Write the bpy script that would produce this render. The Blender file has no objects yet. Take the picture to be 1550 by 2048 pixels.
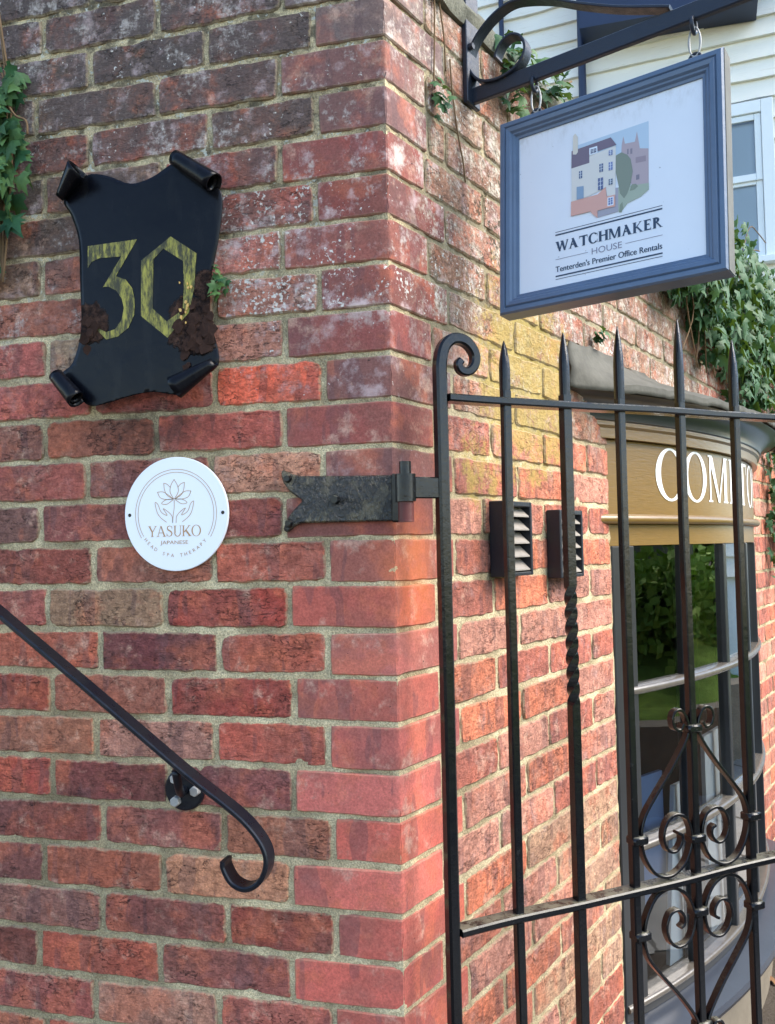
import bpy, bmesh, math, random
import numpy as np
from mathutils import Vector, Matrix

# ------------------------------------------------------------------ scene, camera, sky, sun
sc = bpy.context.scene
C = sc.collection
ZO = 2.40                                  # height of the wall's reference joint above the path
V3 = np.array
CAM = V3([0.316877, -1.29689, -0.914663 + ZO])
RIGHT = V3([0.96899, 0.246285, -0.020048]); UP = V3([0.02962, -0.035223, 0.99894]); FWD = V3([-0.245318, 0.968557, 0.041426])
cam_d = bpy.data.cameras.new('camera'); cam = bpy.data.objects.new('camera', cam_d); C.objects.link(cam)
cam.matrix_world = Matrix(((RIGHT[0], UP[0], -FWD[0], CAM[0]), (RIGHT[1], UP[1], -FWD[1], CAM[1]), (RIGHT[2], UP[2], -FWD[2], CAM[2]), (0, 0, 0, 1)))
cam_d.sensor_fit = 'VERTICAL'; cam_d.sensor_height = 24.0; cam_d.lens = 24.0 * 1661.37 / 2048.0
cam_d.clip_start = 0.02; cam_d.clip_end = 500
sc.camera = cam

SUN_AZ = math.radians(-6)                  # direction to the sun, from +x towards -y
SUN_EL = math.radians(42)
world = bpy.data.worlds.new('World'); sc.world = world; world.use_nodes = True
wn = world.node_tree.nodes; wl = world.node_tree.links
sky = wn.new('ShaderNodeTexSky'); sky.sky_type = 'NISHITA'; sky.sun_disc = False
sky.sun_elevation = SUN_EL; sky.sun_rotation = math.radians(90) + SUN_AZ
sky.air_density = 1.0; sky.dust_density = 0.4; sky.ozone_density = 1.0
wl.new(sky.outputs[0], wn['Background'].inputs[0]); wn['Background'].inputs[1].default_value = 0.15
sun_d = bpy.data.lights.new('sun', 'SUN'); sun_d.energy = 2.6; sun_d.angle = math.radians(45); sun_d.color = (1.0, 0.91, 0.79)
sun = bpy.data.objects.new('sun', sun_d); C.objects.link(sun)
sdir = Vector((math.cos(SUN_EL) * math.cos(SUN_AZ), -math.cos(SUN_EL) * math.sin(SUN_AZ), math.sin(SUN_EL)))
sun.rotation_euler = sdir.to_track_quat('Z', 'Y').to_euler()
sc.view_settings.view_transform = 'Standard'; sc.view_settings.look = 'None'; sc.view_settings.gamma = 1.0
sc.view_settings.exposure = 1.62
sc.render.engine = 'CYCLES'
sc.cycles.use_denoising = True
sc.cycles.max_bounces = 8; sc.cycles.transparent_max_bounces = 12
sc.cycles.caustics_reflective = False; sc.cycles.caustics_refractive = False

rng = np.random.default_rng(7); random.seed(7)

# ------------------------------------------------------------------ frames of reference
b = V3([0.366399, 0.930458, 0.0]); n = V3([0.930458, -0.366399, 0.0]); UPZ = V3([0., 0., 1.])
nA = V3([0., -1., 0.]); aA = V3([1., 0., 0.])
mC = (nA + n) / (1 + float(nA @ n))
def WP(u, z, off=0.0):
    """point on the wall: u<0 along the left face, u>0 along the right face, z from the reference joint"""
    if abs(u) < 1e-6: return mC * off + UPZ * (z + ZO)
    if u < 0: return V3([u, -off, z + ZO])
    return b * u + n * off + UPZ * (z + ZO)
PIN = V3([0.026, -0.03, 0.0]); gd = V3([math.cos(math.radians(38.22)), math.sin(math.radians(38.22)), 0.]); gn = V3([gd[1], -gd[0], 0.])
def GP(u, z, off=0.0): return PIN + gd * u + gn * off + UPZ * (z + ZO)
th = math.atan2(.02, .36); S_dn = -b * math.sin(th) - UPZ * math.cos(th); S_nf = -b * math.cos(th) + UPZ * math.sin(th)
S_o = b * .256 + UPZ * (-.141 + ZO)
def SP(o, h, off=0.0): return S_o + n * o + S_dn * h + S_nf * off
def KP(o, z, off=0.0): return b * (.276 - off) + n * o + UPZ * (z + ZO)          # plane of the sign bracket
B_S0, B_D0, B_R = 1.707, -2.18, 2.305
def BW(s, z, r=0.0):
    sa = (s - B_S0) / B_R; ca = math.sqrt(1 - sa * sa)
    return b * (B_S0 + (B_R + r) * sa) + n * (B_D0 + (B_R + r) * ca) + UPZ * (z + ZO)
hd = V3([0.992476, -0.122437, 0.0]); hn = V3([-0.122437, -0.992476, 0.0]); HO = V3([0.799126, 5.185196, 0.0])
def HP(w, z, off=0.0): return HO + hd * w + hn * off + UPZ * (z + ZO)

# ------------------------------------------------------------------ helpers
def lin(c):
    return tuple(((x / 255.0) / 12.92 if x / 255.0 <= .04045 else ((x / 255.0 + .055) / 1.055) ** 2.4) for x in c)

def tag(o, label=None, cat=None, group=None, kind=None):
    if label: o['label'] = label
    if cat: o['category'] = cat
    if group: o['group'] = group
    if kind: o['kind'] = kind
    return o

class Thing:
    def __init__(s, name, base, label=None, cat=None, group=None, kind=None):
        s.base = V3(base, dtype=float)
        s.o = bpy.data.objects.new(name, None); C.objects.link(s.o); s.o.location = s.base
        s.o.empty_display_size = .05
        tag(s.o, label, cat, group, kind)
    def part(s, name, vf, mat, parent=None, smooth=False, color=None, kind=None, label=None, index=0, rim=None):
        return mobj(name, vf, mat, s, parent, smooth, color, kind, label, index, rim)

def mobj(name, vf, mat, thing=None, parent=None, smooth=False, color=None, kind=None, label=None, index=0, rim=None):
    v, f = vf
    v = np.asarray(v, dtype=float)
    base = thing.base if thing else V3([0., 0., 0.])
    me = bpy.data.meshes.new(name)
    me.from_pydata((v - base).tolist(), [], [tuple(int(i) for i in q) for q in f])
    me.update()
    if smooth is True: me.shade_smooth()
    elif smooth:
        me.shade_smooth(); me.set_sharp_from_angle(angle=math.radians(smooth))
    me.materials.append(mat)
    if rim is not None: me.attributes.new('rim', 'FLOAT', 'POINT').data.foreach_set('value', np.asarray(rim, dtype=np.float32))
    o = bpy.data.objects.new(name, me); C.objects.link(o)
    if thing: o.parent = parent if parent is not None else thing.o
    if color is not None: o.color = color
    o.pass_index = index
    if kind: o['kind'] = kind
    if label: o['label'] = label
    return o

def join(parts):
    V = []; F = []; k = 0
    for v, f in parts:
        v = np.asarray(v, dtype=float); V.append(v); F += [tuple(int(i) + k for i in q) for q in f]; k += len(v)
    return np.vstack(V), F

def bevel(vf, w, seg=1):
    v, f = vf
    bm = bmesh.new(); bv = [bm.verts.new(p) for p in np.asarray(v).tolist()]
    for q in f:
        try: bm.faces.new([bv[i] for i in q])
        except ValueError: pass
    bmesh.ops.recalc_face_normals(bm, faces=bm.faces[:])
    ed = [e for e in bm.edges if len(e.link_faces) == 2 and e.calc_face_angle(0) > .5]
    bmesh.ops.bevel(bm, geom=ed, offset=w, segments=seg, affect='EDGES', clamp_overlap=True)
    bm.verts.ensure_lookup_table(); bm.verts.index_update()
    out = (V3([tuple(x.co) for x in bm.verts]), [[x.index for x in q.verts] for q in bm.faces])
    bm.free(); return out

def hexa(p):
    """box from 8 points: bottom 4 (ccw) then top 4"""
    return V3(p), [(3, 2, 1, 0), (4, 5, 6, 7), (0, 1, 5, 4), (1, 2, 6, 5), (2, 3, 7, 6), (3, 0, 4, 7)]

def mbox(M, a0, a1, z0, z1, o0, o1, bev=0.0):
    """box in a mapped frame M(a, z, off)"""
    vf = hexa([M(a0, z0, o0), M(a1, z0, o0), M(a1, z0, o1), M(a0, z0, o1), M(a0, z1, o0), M(a1, z1, o0), M(a1, z1, o1), M(a0, z1, o1)])
    return bevel(vf, bev) if bev else vf

def sweep(path, prof, nrm, closed_prof=True, caps=True, scale=None, twist=None):
    """sweep a 2-D profile (side, nrm) along a 3-D path; nrm is a constant vector for the second profile axis"""
    P = V3(path, dtype=float); m = len(P); k = len(prof); V = []
    nrm = V3(nrm, dtype=float)
    for i in range(m):
        t = P[min(i + 1, m - 1)] - P[max(i - 1, 0)]; t /= np.linalg.norm(t)
        sd = np.cross(nrm, t); sd /= np.linalg.norm(sd); nn = np.cross(t, sd)
        sc_ = 1.0 if scale is None else scale[i]
        ca, sa = (1, 0) if twist is None else (math.cos(twist[i]), math.sin(twist[i]))
        for (x, y) in prof:
            xx, yy = x * ca - y * sa, x * sa + y * ca
            V.append(P[i] + (sd * xx + nn * yy) * sc_)
    F = []
    kk = k if closed_prof else k - 1
    for i in range(m - 1):
        for j in range(kk):
            j2 = (j + 1) % k
            F.append((i * k + j, i * k + j2, (i + 1) * k + j2, (i + 1) * k + j))
    if caps and closed_prof:
        F.append(tuple(range(k))[::-1]); F.append(tuple((m - 1) * k + j for j in range(k)))
    return V3(V), F

def rect_prof(w, h, c=0.0):
    x, y = w / 2, h / 2
    if c <= 0: return [(-x, -y), (x, -y), (x, y), (-x, y)]
    return [(-x + c, -y), (x - c, -y), (x, -y + c), (x, y - c), (x - c, y), (-x + c, y), (-x, y - c), (-x, -y + c)]
def circ_prof(r, k=10): return [(r * math.cos(2 * math.pi * i / k), r * math.sin(2 * math.pi * i / k)) for i in range(k)]

def smooth_path(pts, sub=6):
    P = [V3(p, dtype=float) for p in pts]; P = [2 * P[0] - P[1]] + P + [2 * P[-1] - P[-2]]; out = []
    for i in range(1, len(P) - 2):
        for j in range(sub):
            t = j / sub
            out.append(.5 * (2 * P[i] + (P[i + 1] - P[i - 1]) * t + (2 * P[i - 1] - 5 * P[i] + 4 * P[i + 1] - P[i + 2]) * t * t + (3 * P[i] - P[i - 1] - 3 * P[i + 1] + P[i + 2]) * t ** 3))
    out.append(P[-2]); return out

def cyl(p0, p1, r0, r1=None, k=16):
    r1 = r0 if r1 is None else r1
    p0 = V3(p0, dtype=float); p1 = V3(p1, dtype=float); t = p1 - p0; t /= np.linalg.norm(t)
    a = np.cross(t, V3([.3, .5, .81])); a /= np.linalg.norm(a); c = np.cross(t, a); V = []
    for p, r in ((p0, r0), (p1, r1)):
        for i in range(k): V.append(p + (a * math.cos(2 * math.pi * i / k) + c * math.sin(2 * math.pi * i / k)) * r)
    F = [(i, (i + 1) % k, k + (i + 1) % k, k + i) for i in range(k)] + [tuple(range(k))[::-1], tuple(range(k, 2 * k))]
    return V3(V), F

def torus(c, ax, R, r, k=20, m=8, sx=1.0, along=None):
    ax = V3(ax, dtype=float); ax /= np.linalg.norm(ax)
    a = V3(along, dtype=float) if along is not None else np.cross(ax, V3([.2, .4, .9])); a = a - ax * (a @ ax); a /= np.linalg.norm(a); d = np.cross(ax, a); V = []
    for i in range(k):
        w = 2 * math.pi * i / k; e = a * math.cos(w) * sx + d * math.sin(w); cc = V3(c) + e * R; en = e / np.linalg.norm(e)
        for j in range(m):
            q = 2 * math.pi * j / m; V.append(cc + (en * math.cos(q) + ax * math.sin(q)) * r)
    F = [(i * m + j, ((i + 1) % k) * m + j, ((i + 1) % k) * m + (j + 1) % m, i * m + (j + 1) % m) for i in range(k) for j in range(m)]
    return V3(V), F

def polygon_slab(pts2, M, o0, o1, bev=0.0):
    """extrude a polygon given in (a, z) through M from off o0 to o1"""
    k = len(pts2)
    V = [M(p[0], p[1], o0) for p in pts2] + [M(p[0], p[1], o1) for p in pts2]
    F = [(i, (i + 1) % k, k + (i + 1) % k, k + i) for i in range(k)] + [tuple(range(k))[::-1], tuple(range(k, 2 * k))]
    return bevel((V3(V), F), bev) if bev else (V3(V), F)

# value noise in numpy for real surface relief
_tab = rng.random((64, 64, 4))
def vnoise(x, y, ch=0):
    x = np.asarray(x, dtype=float); y = np.asarray(y, dtype=float)
    xi = np.floor(x).astype(int); yi = np.floor(y).astype(int); fx = x - xi; fy = y - yi
    fx = fx * fx * (3 - 2 * fx); fy = fy * fy * (3 - 2 * fy); T = _tab[:, :, ch]
    g = lambda i, j: T[i % 64, j % 64]
    return (g(xi, yi) * (1 - fx) + g(xi + 1, yi) * fx) * (1 - fy) + (g(xi, yi + 1) * (1 - fx) + g(xi + 1, yi + 1) * fx) * fy - .5

# ------------------------------------------------------------------ material builder
class NT:
    def __init__(s, name):
        s.m = bpy.data.materials.new(name); s.m.use_nodes = True
        s.t = s.m.node_tree; s.N = s.t.nodes; s.L = s.t.links
        s.p = s.N['Principled BSDF']; s.out = s.N['Material Output']
    def n(s, typ, **kw):
        nd = s.N.new(typ)
        for k, v in kw.items(): setattr(nd, k, v)
        return nd
    def set(s, sock, v):
        if hasattr(v, 'is_output') or isinstance(v, bpy.types.NodeSocket): s.L.new(v, sock)
        elif v is not None:
            if isinstance(v, (tuple, list)) and len(v) == 3 and sock.type == 'RGBA': v = (*v, 1)
            sock.default_value = v
    def math(s, op, a, c=0.0, cl=False):
        nd = s.n('ShaderNodeMath', operation=op, use_clamp=cl); s.set(nd.inputs[0], a); s.set(nd.inputs[1], c); return nd.outputs[0]
    def vm(s, op, a, c=None):
        nd = s.n('ShaderNodeVectorMath', operation=op); s.set(nd.inputs[0], a)
        if c is not None: s.set(nd.inputs[1], c)
        return nd.outputs['Value'] if op in ('LENGTH', 'DISTANCE', 'DOT_PRODUCT') else nd.outputs[0]
    def pos(s): return s.n('ShaderNodeNewGeometry').outputs['Position']
    def noise(s, vec, scale, det=4.0, rough=.55, dist=0.0):
        nd = s.n('ShaderNodeTexNoise'); s.set(nd.inputs['Vector'], vec); nd.inputs['Scale'].default_value = scale
        nd.inputs['Detail'].default_value = det; nd.inputs['Roughness'].default_value = rough; nd.inputs['Distortion'].default_value = dist
        return nd.outputs[0]
    def ramp(s, x, lo, hi, a=0.0, c=1.0):
        nd = s.n('ShaderNodeMapRange', interpolation_type='SMOOTHSTEP'); s.set(nd.inputs[0], x); s.set(nd.inputs[1], lo); s.set(nd.inputs[2], hi); s.set(nd.inputs[3], a); s.set(nd.inputs[4], c); return nd.outputs[0]
    def mix(s, fac, a, c, typ='MIX'):
        nd = s.n('ShaderNodeMix', data_type='RGBA', blend_type=typ); s.set(nd.inputs[0], fac); s.set(nd.inputs[6], a); s.set(nd.inputs[7], c); return nd.outputs[2]
    def bump(s, h, strength=.5, dist=.002, nrm=None):
        nd = s.n('ShaderNodeBump'); s.set(nd.inputs['Strength'], strength); nd.inputs['Distance'].default_value = dist; s.set(nd.inputs['Height'], h)
        if nrm is not None: s.L.new(nrm, nd.inputs['Normal'])
        return nd.outputs[0]
    def done(s, col=None, rough=None, nrm=None, metal=None, spec=None):
        if col is not None: s.set(s.p.inputs['Base Color'], col)
        if rough is not None: s.set(s.p.inputs['Roughness'], rough)
        if nrm is not None: s.L.new(nrm, s.p.inputs['Normal'])
        if metal is not None: s.p.inputs['Metallic'].default_value = metal
        if spec is not None: s.p.inputs['Specular IOR Level'].default_value = spec
        return s.m

YC = tuple(WP(.50, -.56)); YC2 = tuple(WP(.30, -.78))
def lichen(t, P, col):
    """yellow crust that grows on the damp part of the right face"""
    d = t.vm('DISTANCE', P, YC); f = t.ramp(d, .38, .10, 0.0, 1.0)
    d2 = t.vm('DISTANCE', P, YC2); f2 = t.ramp(d2, .16, .04, 0.0, .8)
    f = t.math('MAXIMUM', f, f2)
    k = t.math('ADD', t.math('ADD', t.math('MULTIPLY', t.noise(P, 20, 6, .7), .62), t.math('MULTIPLY', t.noise(P, 130, 4, .7), .30)), t.math('MULTIPLY', f, .29))
    m = t.math('MULTIPLY', t.ramp(k, .60, .74, 0.0, .72), t.ramp(f, .02, .25))
    col = t.mix(t.math('MULTIPLY', t.ramp(t.vm('DISTANCE', P, tuple(WP(.40, -.30))), .24, .10), t.ramp(t.math('ADD', t.math('MULTIPLY', t.noise(P, 95, 3, .6), .6), t.math('MULTIPLY', t.noise(P, 17, 3), .4)), .55, .585, 0., .85)), col, lin((66, 60, 46)))
    return t.mix(m, col, t.mix(t.noise(P, 120, 3), lin((140, 122, 66)), lin((196, 172, 92))))

def rust_and_dark_patches(t, P, col):
    """rust run-off below the hinge pin and dark patches beside and below the vents and number plate"""
    def blob(c, sc_, r0, r1):
        return t.ramp(t.vm('LENGTH', t.vm('MULTIPLY', t.vm('SUBTRACT', P, tuple(c)), sc_)), r1, r0)
    nz_ = t.noise(P, 30, 5, .7)
    ru = t.math('MULTIPLY', blob(WP(.055, -.955), (1, 1, .55), .02, .085), t.ramp(nz_, .3, .6, .35, 1.0))
    col = t.mix(t.math('MULTIPLY', ru, .45), col, lin((206, 112, 52)))
    so = t.math('MAXIMUM', blob(WP(.305, -.93), (1, 1, .6), .02, .075), t.math('MAXIMUM', blob(WP(.33, -.985), (.6, .6, 1), .015, .05), t.math('MAXIMUM', blob(WP(.60, -.998), (.6, .6, 1), .012, .04), blob(WP(-.43, -.70), (.5, 1, 1.3), .03, .09))))
    return t.mix(t.math('MULTIPLY', t.math('MULTIPLY', so, t.ramp(nz_, .3, .6, .4, 1.0)), .62), col, lin((44, 38, 36)))

def mat_brick():
    t = NT('brick'); oi = t.n('ShaderNodeObjectInfo'); P = t.pos()
    cmb = t.n('ShaderNodeCombineXYZ')
    for i, k in enumerate((17.3, 31.7, 23.9)): t.L.new(t.math('MULTIPLY', oi.outputs['Random'], k), cmb.inputs[i])
    Q = t.vm('ADD', P, cmb.outputs[0])
    rough_k = t.math('SUBTRACT', 1.0, oi.outputs['Object Index'])            # index 1 = smooth rubbed corner brick
    col = oi.outputs['Color']
    tone = t.noise(Q, 9, 4, .6)
    col = t.mix(t.ramp(tone, .40, .60, 0.0, .75), col, t.mix(.55, col, lin((110, 76, 74))))
    hot = t.noise(t.vm('ADD', Q, (3.1, 1.7, 5.2)), 13, 4, .6)
    col = t.mix(t.ramp(hot, .50, .64, 0.0, .7), col, t.mix(.55, col, lin((186, 98, 70))))
    sq = t.vm('MULTIPLY', Q, (1.0, 1.0, .22))
    band = t.noise(sq, 26, 2, .5)
    col = t.mix(t.ramp(band, .58, .605, 0.0, .62), col, t.mix(.6, col, lin((84, 64, 76))))
    pale = t.noise(t.vm('ADD', Q, (8.1, 2.2, 1.2)), 18, 6, .7)
    col = t.mix(t.ramp(pale, .54, .72, 0.0, .62), col, lin((184, 152, 144)))
    g = t.noise(Q, 260, 5, .75)
    gm = t.noise(t.vm('ADD', Q, (5, 5, 5)), 70, 6, .75)
    col = t.mix(1.0, col, t.mix(t.ramp(g, .25, .75), (.74, .72, .72), (1.28, 1.28, 1.28)), 'MULTIPLY')
    gk = t.math('ADD', t.math('MULTIPLY', rough_k, .7), .3)
    col = t.mix(gk, col, t.mix(1.0, col, t.mix(t.ramp(gm, .3, .7), (.70, .66, .64), (1.42, 1.40, 1.30)), 'MULTIPLY'))
    lum = t.n('ShaderNodeRGBToBW'); t.L.new(col, lum.inputs[0]); grey = t.n('ShaderNodeCombineColor')
    for q in range(3): t.L.new(lum.outputs[0], grey.inputs[q])
    col = t.mix(.15, col, grey.outputs[0])
    col = t.mix(1.0, col, (1.30, 1.22, 1.02), 'MULTIPLY')
    sep = t.n('ShaderNodeSeparateXYZ'); t.L.new(P, sep.inputs[0])
    hz = t.ramp(sep.outputs[2], ZO - .80, ZO - .02)                               # black algae and grey lichen on the damp upper courses
    st_ = t.ramp(t.math('ADD', t.noise(P, 15, 6, .7), t.math('MULTIPLY', hz, .16)), .52, .66)
    kk = t.math('MULTIPLY', t.math('MULTIPLY', t.math('MULTIPLY', st_, hz), t.ramp(sep.outputs[1], .10, .02, .25, 1.0)), t.math('ADD', t.math('MULTIPLY', rough_k, .52), .32))
    col = t.mix(kk, col, t.mix(t.noise(P, 180, 4, .7), lin((52, 46, 46)), lin((116, 104, 100))))
    ch_ = t.ramp(t.math('ADD', t.math('MULTIPLY', t.noise(t.vm('ADD', P, (9, 3, 5)), 13, 5, .7), .72), t.math('MULTIPLY', t.noise(P, 110, 4, .7), .28)), .525, .64)
    col = t.mix(t.math('MULTIPLY', t.math('MULTIPLY', ch_, t.ramp(hz, .05, .4)), .72), col, t.mix(t.noise(P, 160, 3, .7), lin((168, 158, 150)), lin((222, 214, 206))))
    rf = t.math('MULTIPLY', t.ramp(sep.outputs[1], .03, .14), t.ramp(sep.outputs[2], ZO - .85, ZO - .45))
    cr_ = t.ramp(t.math('ADD', t.math('MULTIPLY', t.noise(t.vm('ADD', P, (2, 7, 1)), 24, 6, .72), .7), t.math('MULTIPLY', t.noise(P, 140, 4, .7), .3)), .47, .60)
    col = t.mix(t.math('MULTIPLY', t.math('MULTIPLY', cr_, rf), .85), col, t.mix(t.ramp(t.noise(P, 90, 4, .7), .35, .65), lin((120, 108, 92)), lin((214, 206, 190))))
    # creases of the sand-faced bricks
    cq = t.vm('MULTIPLY', Q, (1.0, 1.0, 1.9))
    crease = t.noise(cq, 62, 7, .66, .9)
    dark = t.math('MULTIPLY', t.ramp(crease, .42, .30), t.math('ADD', t.math('MULTIPLY', rough_k, .62), .10))
    col = t.mix(dark, col, t.mix(.75, col, (.012, .009, .010)))
    cl_ = t.math('ABSOLUTE', t.math('SUBTRACT', t.noise(t.vm('MULTIPLY', Q, (1.0, 1.0, 2.4)), 24, 6, .62, .5), .5))
    ck = t.math('MULTIPLY', t.math('MULTIPLY', t.ramp(cl_, .013, .002), t.ramp(t.noise(t.vm('ADD', Q, (1, 9, 4)), 12, 3), .48, .60)), rough_k)
    col = t.mix(t.math('MULTIPLY', ck, .8), col, (.02, .015, .015))
    pit = t.noise(Q, 120, 1, .4)
    col = t.mix(t.ramp(pit, .78, .83, 0.0, .8), col, (.02, .016, .016))
    # white lichen spots and lime bloom, amount = object alpha
    al = oi.outputs['Alpha']
    sp = t.math('ADD', t.math('MULTIPLY', t.noise(Q, 150, 3, .6), .62), t.math('MULTIPLY', t.noise(P, 17, 4, .6), .38))
    thr = t.math('SUBTRACT', .735, t.math('MULTIPLY', al, .215))
    wm = t.math('MULTIPLY', t.ramp(sp, thr, t.math('ADD', thr, .06)), t.ramp(al, .02, .15))
    col = t.mix(wm, col, t.mix(t.noise(Q, 60), lin((196, 192, 182)), lin((226, 222, 216))))
    bloom = t.math('MULTIPLY', t.ramp(t.noise(t.vm('ADD', P, (1.3, 4.4, 2.2)), 26, 6, .68), .52, .74), t.math('MULTIPLY', al, 1.05))
    col = t.mix(bloom, col, lin((206, 184, 182)))
    col = lichen(t, P, col)
    at = t.n('ShaderNodeAttribute', attribute_name='rim'); ed = t.math('ADD', t.math('MULTIPLY', at.outputs['Fac'], .62), t.math('MULTIPLY', t.noise(Q, 95, 5, .7), .62))
    col = t.mix(t.math('MULTIPLY', t.ramp(ed, .72, .94, 0.0, .75), t.math('ADD', t.math('MULTIPLY', rough_k, .6), .4)), col, t.mix(t.noise(P, 300, 3, .7), lin((120, 108, 88)), lin((196, 180, 146))))
    col = rust_and_dark_patches(t, P, col)
    h1 = t.math('SUBTRACT', t.math('ADD', t.math('MULTIPLY', crease, 1.0), t.math('MULTIPLY', g, .30)), t.math('MULTIPLY', ck, .5))
    st = t.math('ADD', t.math('MULTIPLY', rough_k, .75), .13)
    nr = t.bump(h1, st, .006)
    return t.done(col, .88, nr, spec=.25)

def mat_mortar():
    t = NT('mortar'); P = t.pos()
    g = t.noise(P, 360, 4, .75); g2 = t.noise(P, 190, 3, .7); l = t.noise(P, 11, 5, .65)
    col = t.mix(t.ramp(l, .3, .7), lin((164, 147, 116)), lin((222, 205, 166)))
    col = t.mix(t.ramp(t.noise(t.vm('ADD', P, (4, 1, 3)), 7, 4), .5, .7, 0., .6), col, lin((124, 110, 84)))
    col = t.mix(1.0, col, t.mix(t.ramp(g, .25, .75), (.48, .48, .49), (1.55, 1.55, 1.53)), 'MULTIPLY')
    col = t.mix(t.ramp(g2, .66, .74, 0., .75), col, lin((70, 60, 48)))
    sep = t.n('ShaderNodeSeparateXYZ'); t.L.new(P, sep.inputs[0])
    hz = t.ramp(sep.outputs[2], ZO - .75, ZO - .1)                                # upper courses: black algae and white lichen
    soot = t.ramp(t.noise(P, 24, 5, .65), .46, .62)
    col = t.mix(t.math('MULTIPLY', t.math('MULTIPLY', soot, hz), .8), col, lin((74, 70, 62)))
    whit = t.ramp(t.math('ADD', t.math('MULTIPLY', t.noise(P, 120, 4, .6), .6), t.math('MULTIPLY', t.noise(P, 20, 3), .4)), .56, .61)
    col = t.mix(t.math('MULTIPLY', t.math('MULTIPLY', whit, t.math('ADD', hz, .02)), .9), col, lin((206, 208, 196)))
    rf = t.math('MULTIPLY', t.ramp(sep.outputs[1], .03, .14), t.ramp(sep.outputs[2], ZO - .85, ZO - .45))
    col = t.mix(t.math('MULTIPLY', rf, t.ramp(t.noise(t.vm('ADD', P, (6, 2, 2)), 18, 5, .7), .3, .6, .35, .85)), col, t.mix(t.noise(P, 150, 4, .7), lin((78, 72, 58)), lin((166, 158, 134))))
    low = t.math('MULTIPLY', t.ramp(sep.outputs[0], -.25, -.55), t.ramp(sep.outputs[2], ZO - .85, ZO - 1.3))
    col = t.mix(t.math('MULTIPLY', low, .36), col, lin((106, 94, 70)))
    col = rust_and_dark_patches(t, P, lichen(t, P, col))
    nr = t.bump(t.math('ADD', g, t.math('MULTIPLY', g2, 1.2)), .9, .003)
    return t.done(col, .95, nr, spec=.1)

def mat_iron(name, dust=.5, rough=.34, bumpk=.35, base=(.008, .009, .012), wear=(.10, .095, .085)):
    t = NT(name); P = t.pos(); geo = t.n('ShaderNodeNewGeometry'); sep = t.n('ShaderNodeSeparateXYZ'); t.L.new(geo.outputs['Normal'], sep.inputs[0])
    a = t.noise(P, 60, 6, .7); c = t.noise(P, 300, 3, .6)
    up = t.math('MULTIPLY', t.ramp(sep.outputs[2], .55, .95), dust)
    up = t.math('MULTIPLY', up, t.ramp(t.noise(P, 45, 5, .7), .35, .6))
    col = t.mix(t.ramp(a, .62, .74, 0., .55), base, wear)
    col = t.mix(t.ramp(c, .72, .80, 0., .5), col, (.2, .2, .19))
    col = t.mix(up, col, lin((120, 118, 100)))
    ro = t.ramp(a, .3, .75, rough * .7, rough + .12)
    return t.done(col, t.math('ADD', ro, t.math('MULTIPLY', up, .3)), t.bump(t.math('ADD', a, t.math('MULTIPLY', c, .25)), bumpk, .003), spec=.36)

def mat_strap():
    t = NT('hammered_black_paint'); P = t.pos()
    a = t.noise(t.vm('MULTIPLY', P, (1, 1, .6)), 190, 5, .65, .4); l = t.noise(P, 30, 4)
    col = t.mix(t.ramp(t.math('ADD', t.math('MULTIPLY', l, .6), t.math('MULTIPLY', a, .4)), .46, .64, 0., .7), lin((27, 25, 21)), lin((112, 101, 76)))  # olive-gold highlights of the gloss painted in as lighter patches
    return t.done(col, t.ramp(a, .3, .7, .12, .30), t.bump(a, 1.0, .005), spec=.6)

def mat_plain(name, col, rough=.5, bumpk=0.0, bscale=80, var=.0, spec=.4, metal=0.0, grain=None):
    t = NT(name); P = t.pos(); cc = col
    if var:
        cc = t.mix(1.0, (*col, 1), t.mix(t.noise(P, bscale * .4, 5, .65), (1 - var,) * 3, (1 + var,) * 3), 'MULTIPLY')
    nr = None
    if bumpk:
        v = P if grain is None else t.vm('MULTIPLY', P, grain)
        nr = t.bump(t.noise(v, bscale, 5, .6), bumpk, .002)
    return t.done(cc, rough, nr, metal, spec)

def mat_plate():
    t = NT('rusted_black_plate'); P = t.pos()
    r = t.noise(P, 38, 6, .65, .5)
    dR = t.vm('DISTANCE', P, tuple(WP(-.335, -.535, .03))); dL = t.vm('DISTANCE', P, tuple(WP(-.532, -.515, .03))); dL2 = t.vm('DISTANCE', P, tuple(WP(-.312, -.47, .03)))
    f = t.math('MAXIMUM', t.ramp(dR, .085, .03), t.math('MAXIMUM', t.ramp(dL, .062, .02), t.ramp(dL2, .045, .015)))
    rm = t.ramp(t.math('ADD', t.math('MULTIPLY', r, .6), t.math('MULTIPLY', f, .42)), .56, .62)
    blk = t.mix(t.ramp(t.noise(t.vm('MULTIPLY', P, (1, 1, .25)), 30, 4), .52, .72, 0., .6), (.003, .0035, .006), (.012, .012, .013))
    rust = t.mix(t.ramp(t.noise(P, 90, 6, .7), .35, .65), (.016, .009, .008), (.085, .045, .032))
    col = t.mix(rm, blk, rust)
    h = t.math('ADD', t.math('MULTIPLY', rm, t.noise(P, 70, 6, .7, .8)), t.math('MULTIPLY', t.noise(P, 60), .04))
    return t.done(col, t.mix(rm, (.26,) * 3, (.9,) * 3), t.bump(h, 1.0, .012), spec=.16)

def mat_yellow():
    t = NT('yellow_paint'); P = t.pos()
    s = t.noise(t.vm('MULTIPLY', P, (.7, 1, .18)), 170, 6, .75); l = t.noise(P, 45, 4)
    col = t.mix(l, lin((112, 110, 56)), lin((196, 184, 74)))
    col = t.mix(t.ramp(s, .36, .60, 0., .92), col, (.014, .015, .012))
    return t.done(col, .55, t.bump(s, .4, .001), spec=.4)

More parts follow.
